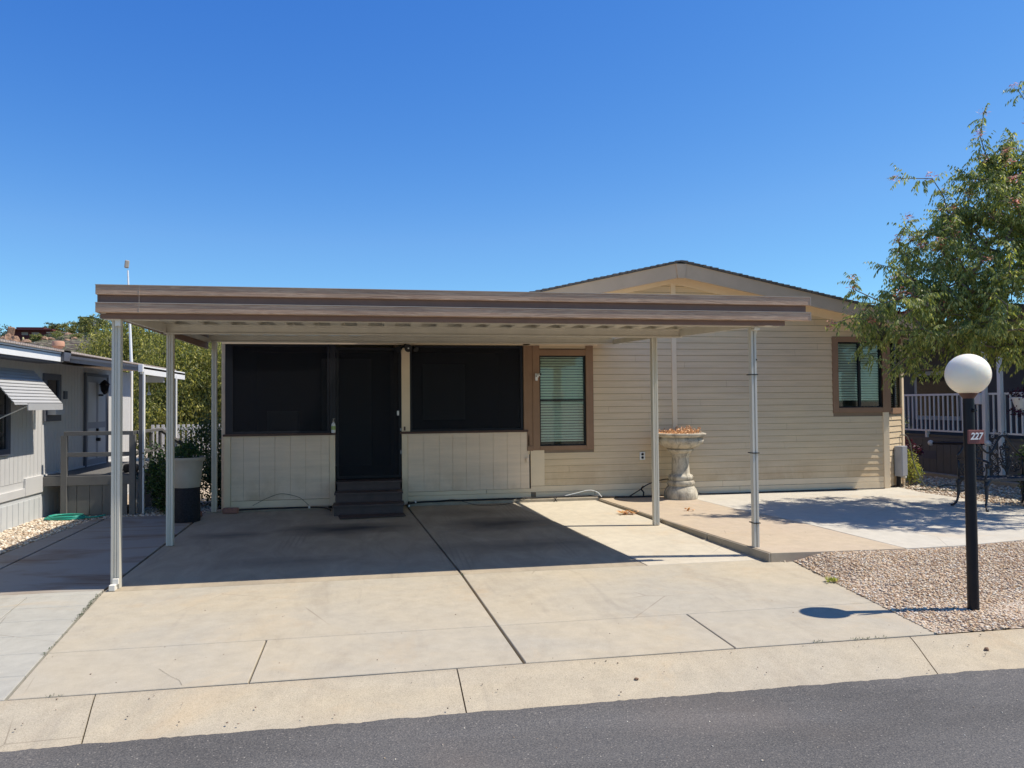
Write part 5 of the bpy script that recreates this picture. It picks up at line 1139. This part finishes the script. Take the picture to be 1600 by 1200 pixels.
for j in range(ny):
    for i in range(nx): a = j*(nx+1)+i; b.f.append((a, a+1, a+nx+2, a+nx+1))
struct(b.build('hill', 'hill', smooth=True))
hh = thing('hilltop_house', (-80, 200, hz(-80, 200)), 'long low maroon house on the hilltop at far left', 'house')
z0 = 17.6
b = MB(); b.box(-84.2, -76.2, 198, 206, z0, z0+2.3); b.build('wall', 'maroon_wall', hh)
b = MB(); b.box(-85.2, -75.2, 196.6, 207, z0+2.3, z0+2.6).box(-84, -78, 199, 205, z0+2.6, z0+3.2); b.build('roof', 'maroon_wall', hh)
b = MB(); b.box(-76.2, -72.6, 197.4, 204, z0-1.3, z0+1.6); b.build('side_wall', 'maroon_lit', hh)
b = MB(); b.box(-76.6, -72.0, 196.9, 204.4, z0+1.6, z0+1.9); b.build('side_roof', 'rake', hh)
each('window', 'pot', hh, [(-82.4, -81.0, 197.94, 198, z0+1.2, z0+1.9), (-80.2, -78.6, 197.94, 198, z0+1.2, z0+1.9)])
hb = thing('far_house', (-68, 214, 20), 'small dark flat roofed house on the ridge behind the scrub', 'house')
b = MB(); b.box(-72.6, -69.5, 206, 211, 20, 23.9); b.build('wall', 'n_dark', hb); b = MB(); b.box(-72.9, -69.2, 205.7, 211.3, 23.9, 24.2); b.build('roof', 'black_metal', hb)
def px_bush(i, x, y, r, mat, label, top=None):
    z = hz(x, y); cz = z+r*.55 if top is None else top-r*.8
    t = thing('desert_bush', (x, y, z), label, 'bush', 'scrub bushes on the hillside')
    leafblob('foliage', [(x, y, cz, r*1.15, r, r*.8)], 900, .32*max(1, r/1.6), mat, t, clump=26, shell=.3, aspect=.6)
    b = MB(); b.tube([(x, y, z-.2), (x+.1, y, cz)], [.15, .08], 5); b.build('stem', 'bark', t)
bl = [(-87.6, 199, 2.2, 'sage', 'grey green bush left of the hilltop house', 21.2), (-86.6, 197, 2.0, 'scrub', 'yellow green bush at the left edge of the hill', 18.9), (-84.9, 196, 1.5, 'scrub', 'low green bush below the left corner of the hilltop house', 17.7),
      (-80.2, 208, 1.3, 'sage', 'dark bush peeping over the roof of the hilltop house', 22.7), (-78.3, 208, 1.2, 'sage', 'second dark bush over the roof of the hilltop house', 22.4), (-79.2, 207, 1.0, 'scrub', 'small yellow green bush just behind the hilltop roof', 21.9),
      (-75.4, 204, 1.5, 'scrub', 'yellow green bush behind the lower wing of the hilltop house', 22.0), (-73.2, 201, 1.7, 'scrub', 'bright bush right of the hilltop house', 22.2), (-71.0, 201, 1.8, 'scrub', 'rounded bush below the small dark house', 22.0), (-69, 199, 2.1, 'scrub', 'big yellow green bush right of the small dark house', 23.0), (-66.5, 200, 2.4, 'scrub', 'largest olive bush on the ridge', 23.8), (-63.8, 201, 2.3, 'scrub', 'olive bush near the right end of the ridge', 24.2), (-60.6, 201, 2.3, 'sage', 'grey green bush on the ridge above the grey gutter', 23.9),
      (-72.2, 194, 1.6, 'scrub', 'round yellow green bush on the slope beneath the ridge', 19.4), (-69.3, 192, 1.5, 'sage', 'grey bush on the rocky slope', 18.3), (-75.0, 188, 1.5, 'scrub', 'green bush above the round roof vent', 17.0), (-73.0, 187, 1.3, 'scrub', 'small green bush right above the round roof vent', 16.4), (-76.9, 187, 1.2, 'sage', 'grey bush left above the round roof vent', 15.6), (-66.2, 190, 1.9, 'scrub', 'yellow bush low on the slope near the acacia', 18.2), (-64.2, 186, 1.8, 'sage', 'dark bush low on the slope near the acacia', 15.8), (-79.0, 193, 1.0, 'sage', 'grey bush at the foot of the saguaro', 16.9), (-82, 192, 1.1, 'scrub', 'small bush beneath the orange boulder', 16.4), (-67.8, 184, 1.4, 'sage', 'lowest grey bush above the neighbour roof', 13.9), (-62, 190, 2.2, 'scrub', 'wide olive bush behind the acacia crown', 19.4)]
for i, (x, y, r, m, lb, tp_) in enumerate(bl): px_bush(i, x, y, r, m, lb, tp_)
b = MB(); b.obox((-82.6, 193, 19.1), (1.5, 1.3, 2.3), .4, .1, .15); o = tag(b.build('boulder', 'rock', loc=(-82.6, 193, 18), bevel=.25, seg=3), 'orange brown block boulder balanced before the hilltop house', 'boulder')
rock('boulder', (-83.0, 192, 16.9), (1.3, 1.1, 1.5), 'rock', 'grey brown boulder carrying the orange block', 'boulder', 11, .4); rock('boulder', (-81.4, 192, 16.7), (1.1, 1.0, 1.4), 'rock', 'second boulder under the orange block', 'boulder', 12, .4)
nb = 0
for i in range(46):
    x = rng.uniform(-86, -62); y = rng.uniform(176, 196); s_ = rng.uniform(.35, .9)
    rock('hill_rock', (x, y, hz(x, y)+.15), (s_*1.2, s_, s_*.8), 'rock', 'brown rock among the scrub on the hillside', 'rock', i, .4, 'rocks on the hillside', 2)
for i in range(46):
    x = rng.uniform(-88, -61); y = rng.uniform(178, 203); z = hz(x, y); r = rng.uniform(.5, 1.15); m = ('scrub', 'sage')[int(rng.random() < .45)]
    leafblob('desert_bush', [(x, y, z+r*.5, r*1.1, r, r*.75)], 320, .30, m, None, (x, y, z), clump=14, shell=.3, aspect=.6)
    tag(bpy.context.scene.objects[-1] if False else scn.collection.objects[-1], 'low scrub bush among rocks on the hillside', 'bush', 'low scrub bushes on the hillside')
sg = thing('saguaro', (-80.0, 193, 15.0), 'pale saguaro cactus standing before the hilltop house', 'cactus'); b = MB(); b.tube([(-80, 193, 15.0), (-80, 193, 17.4), (-80, 193, 17.9)], [.24, .26, .12], 10); M['cactus'] = paint('saguaro_skin', (.42, .38, .2), .8, .1, 6); b.build('cactus_stem', 'cactus', sg, smooth=True)
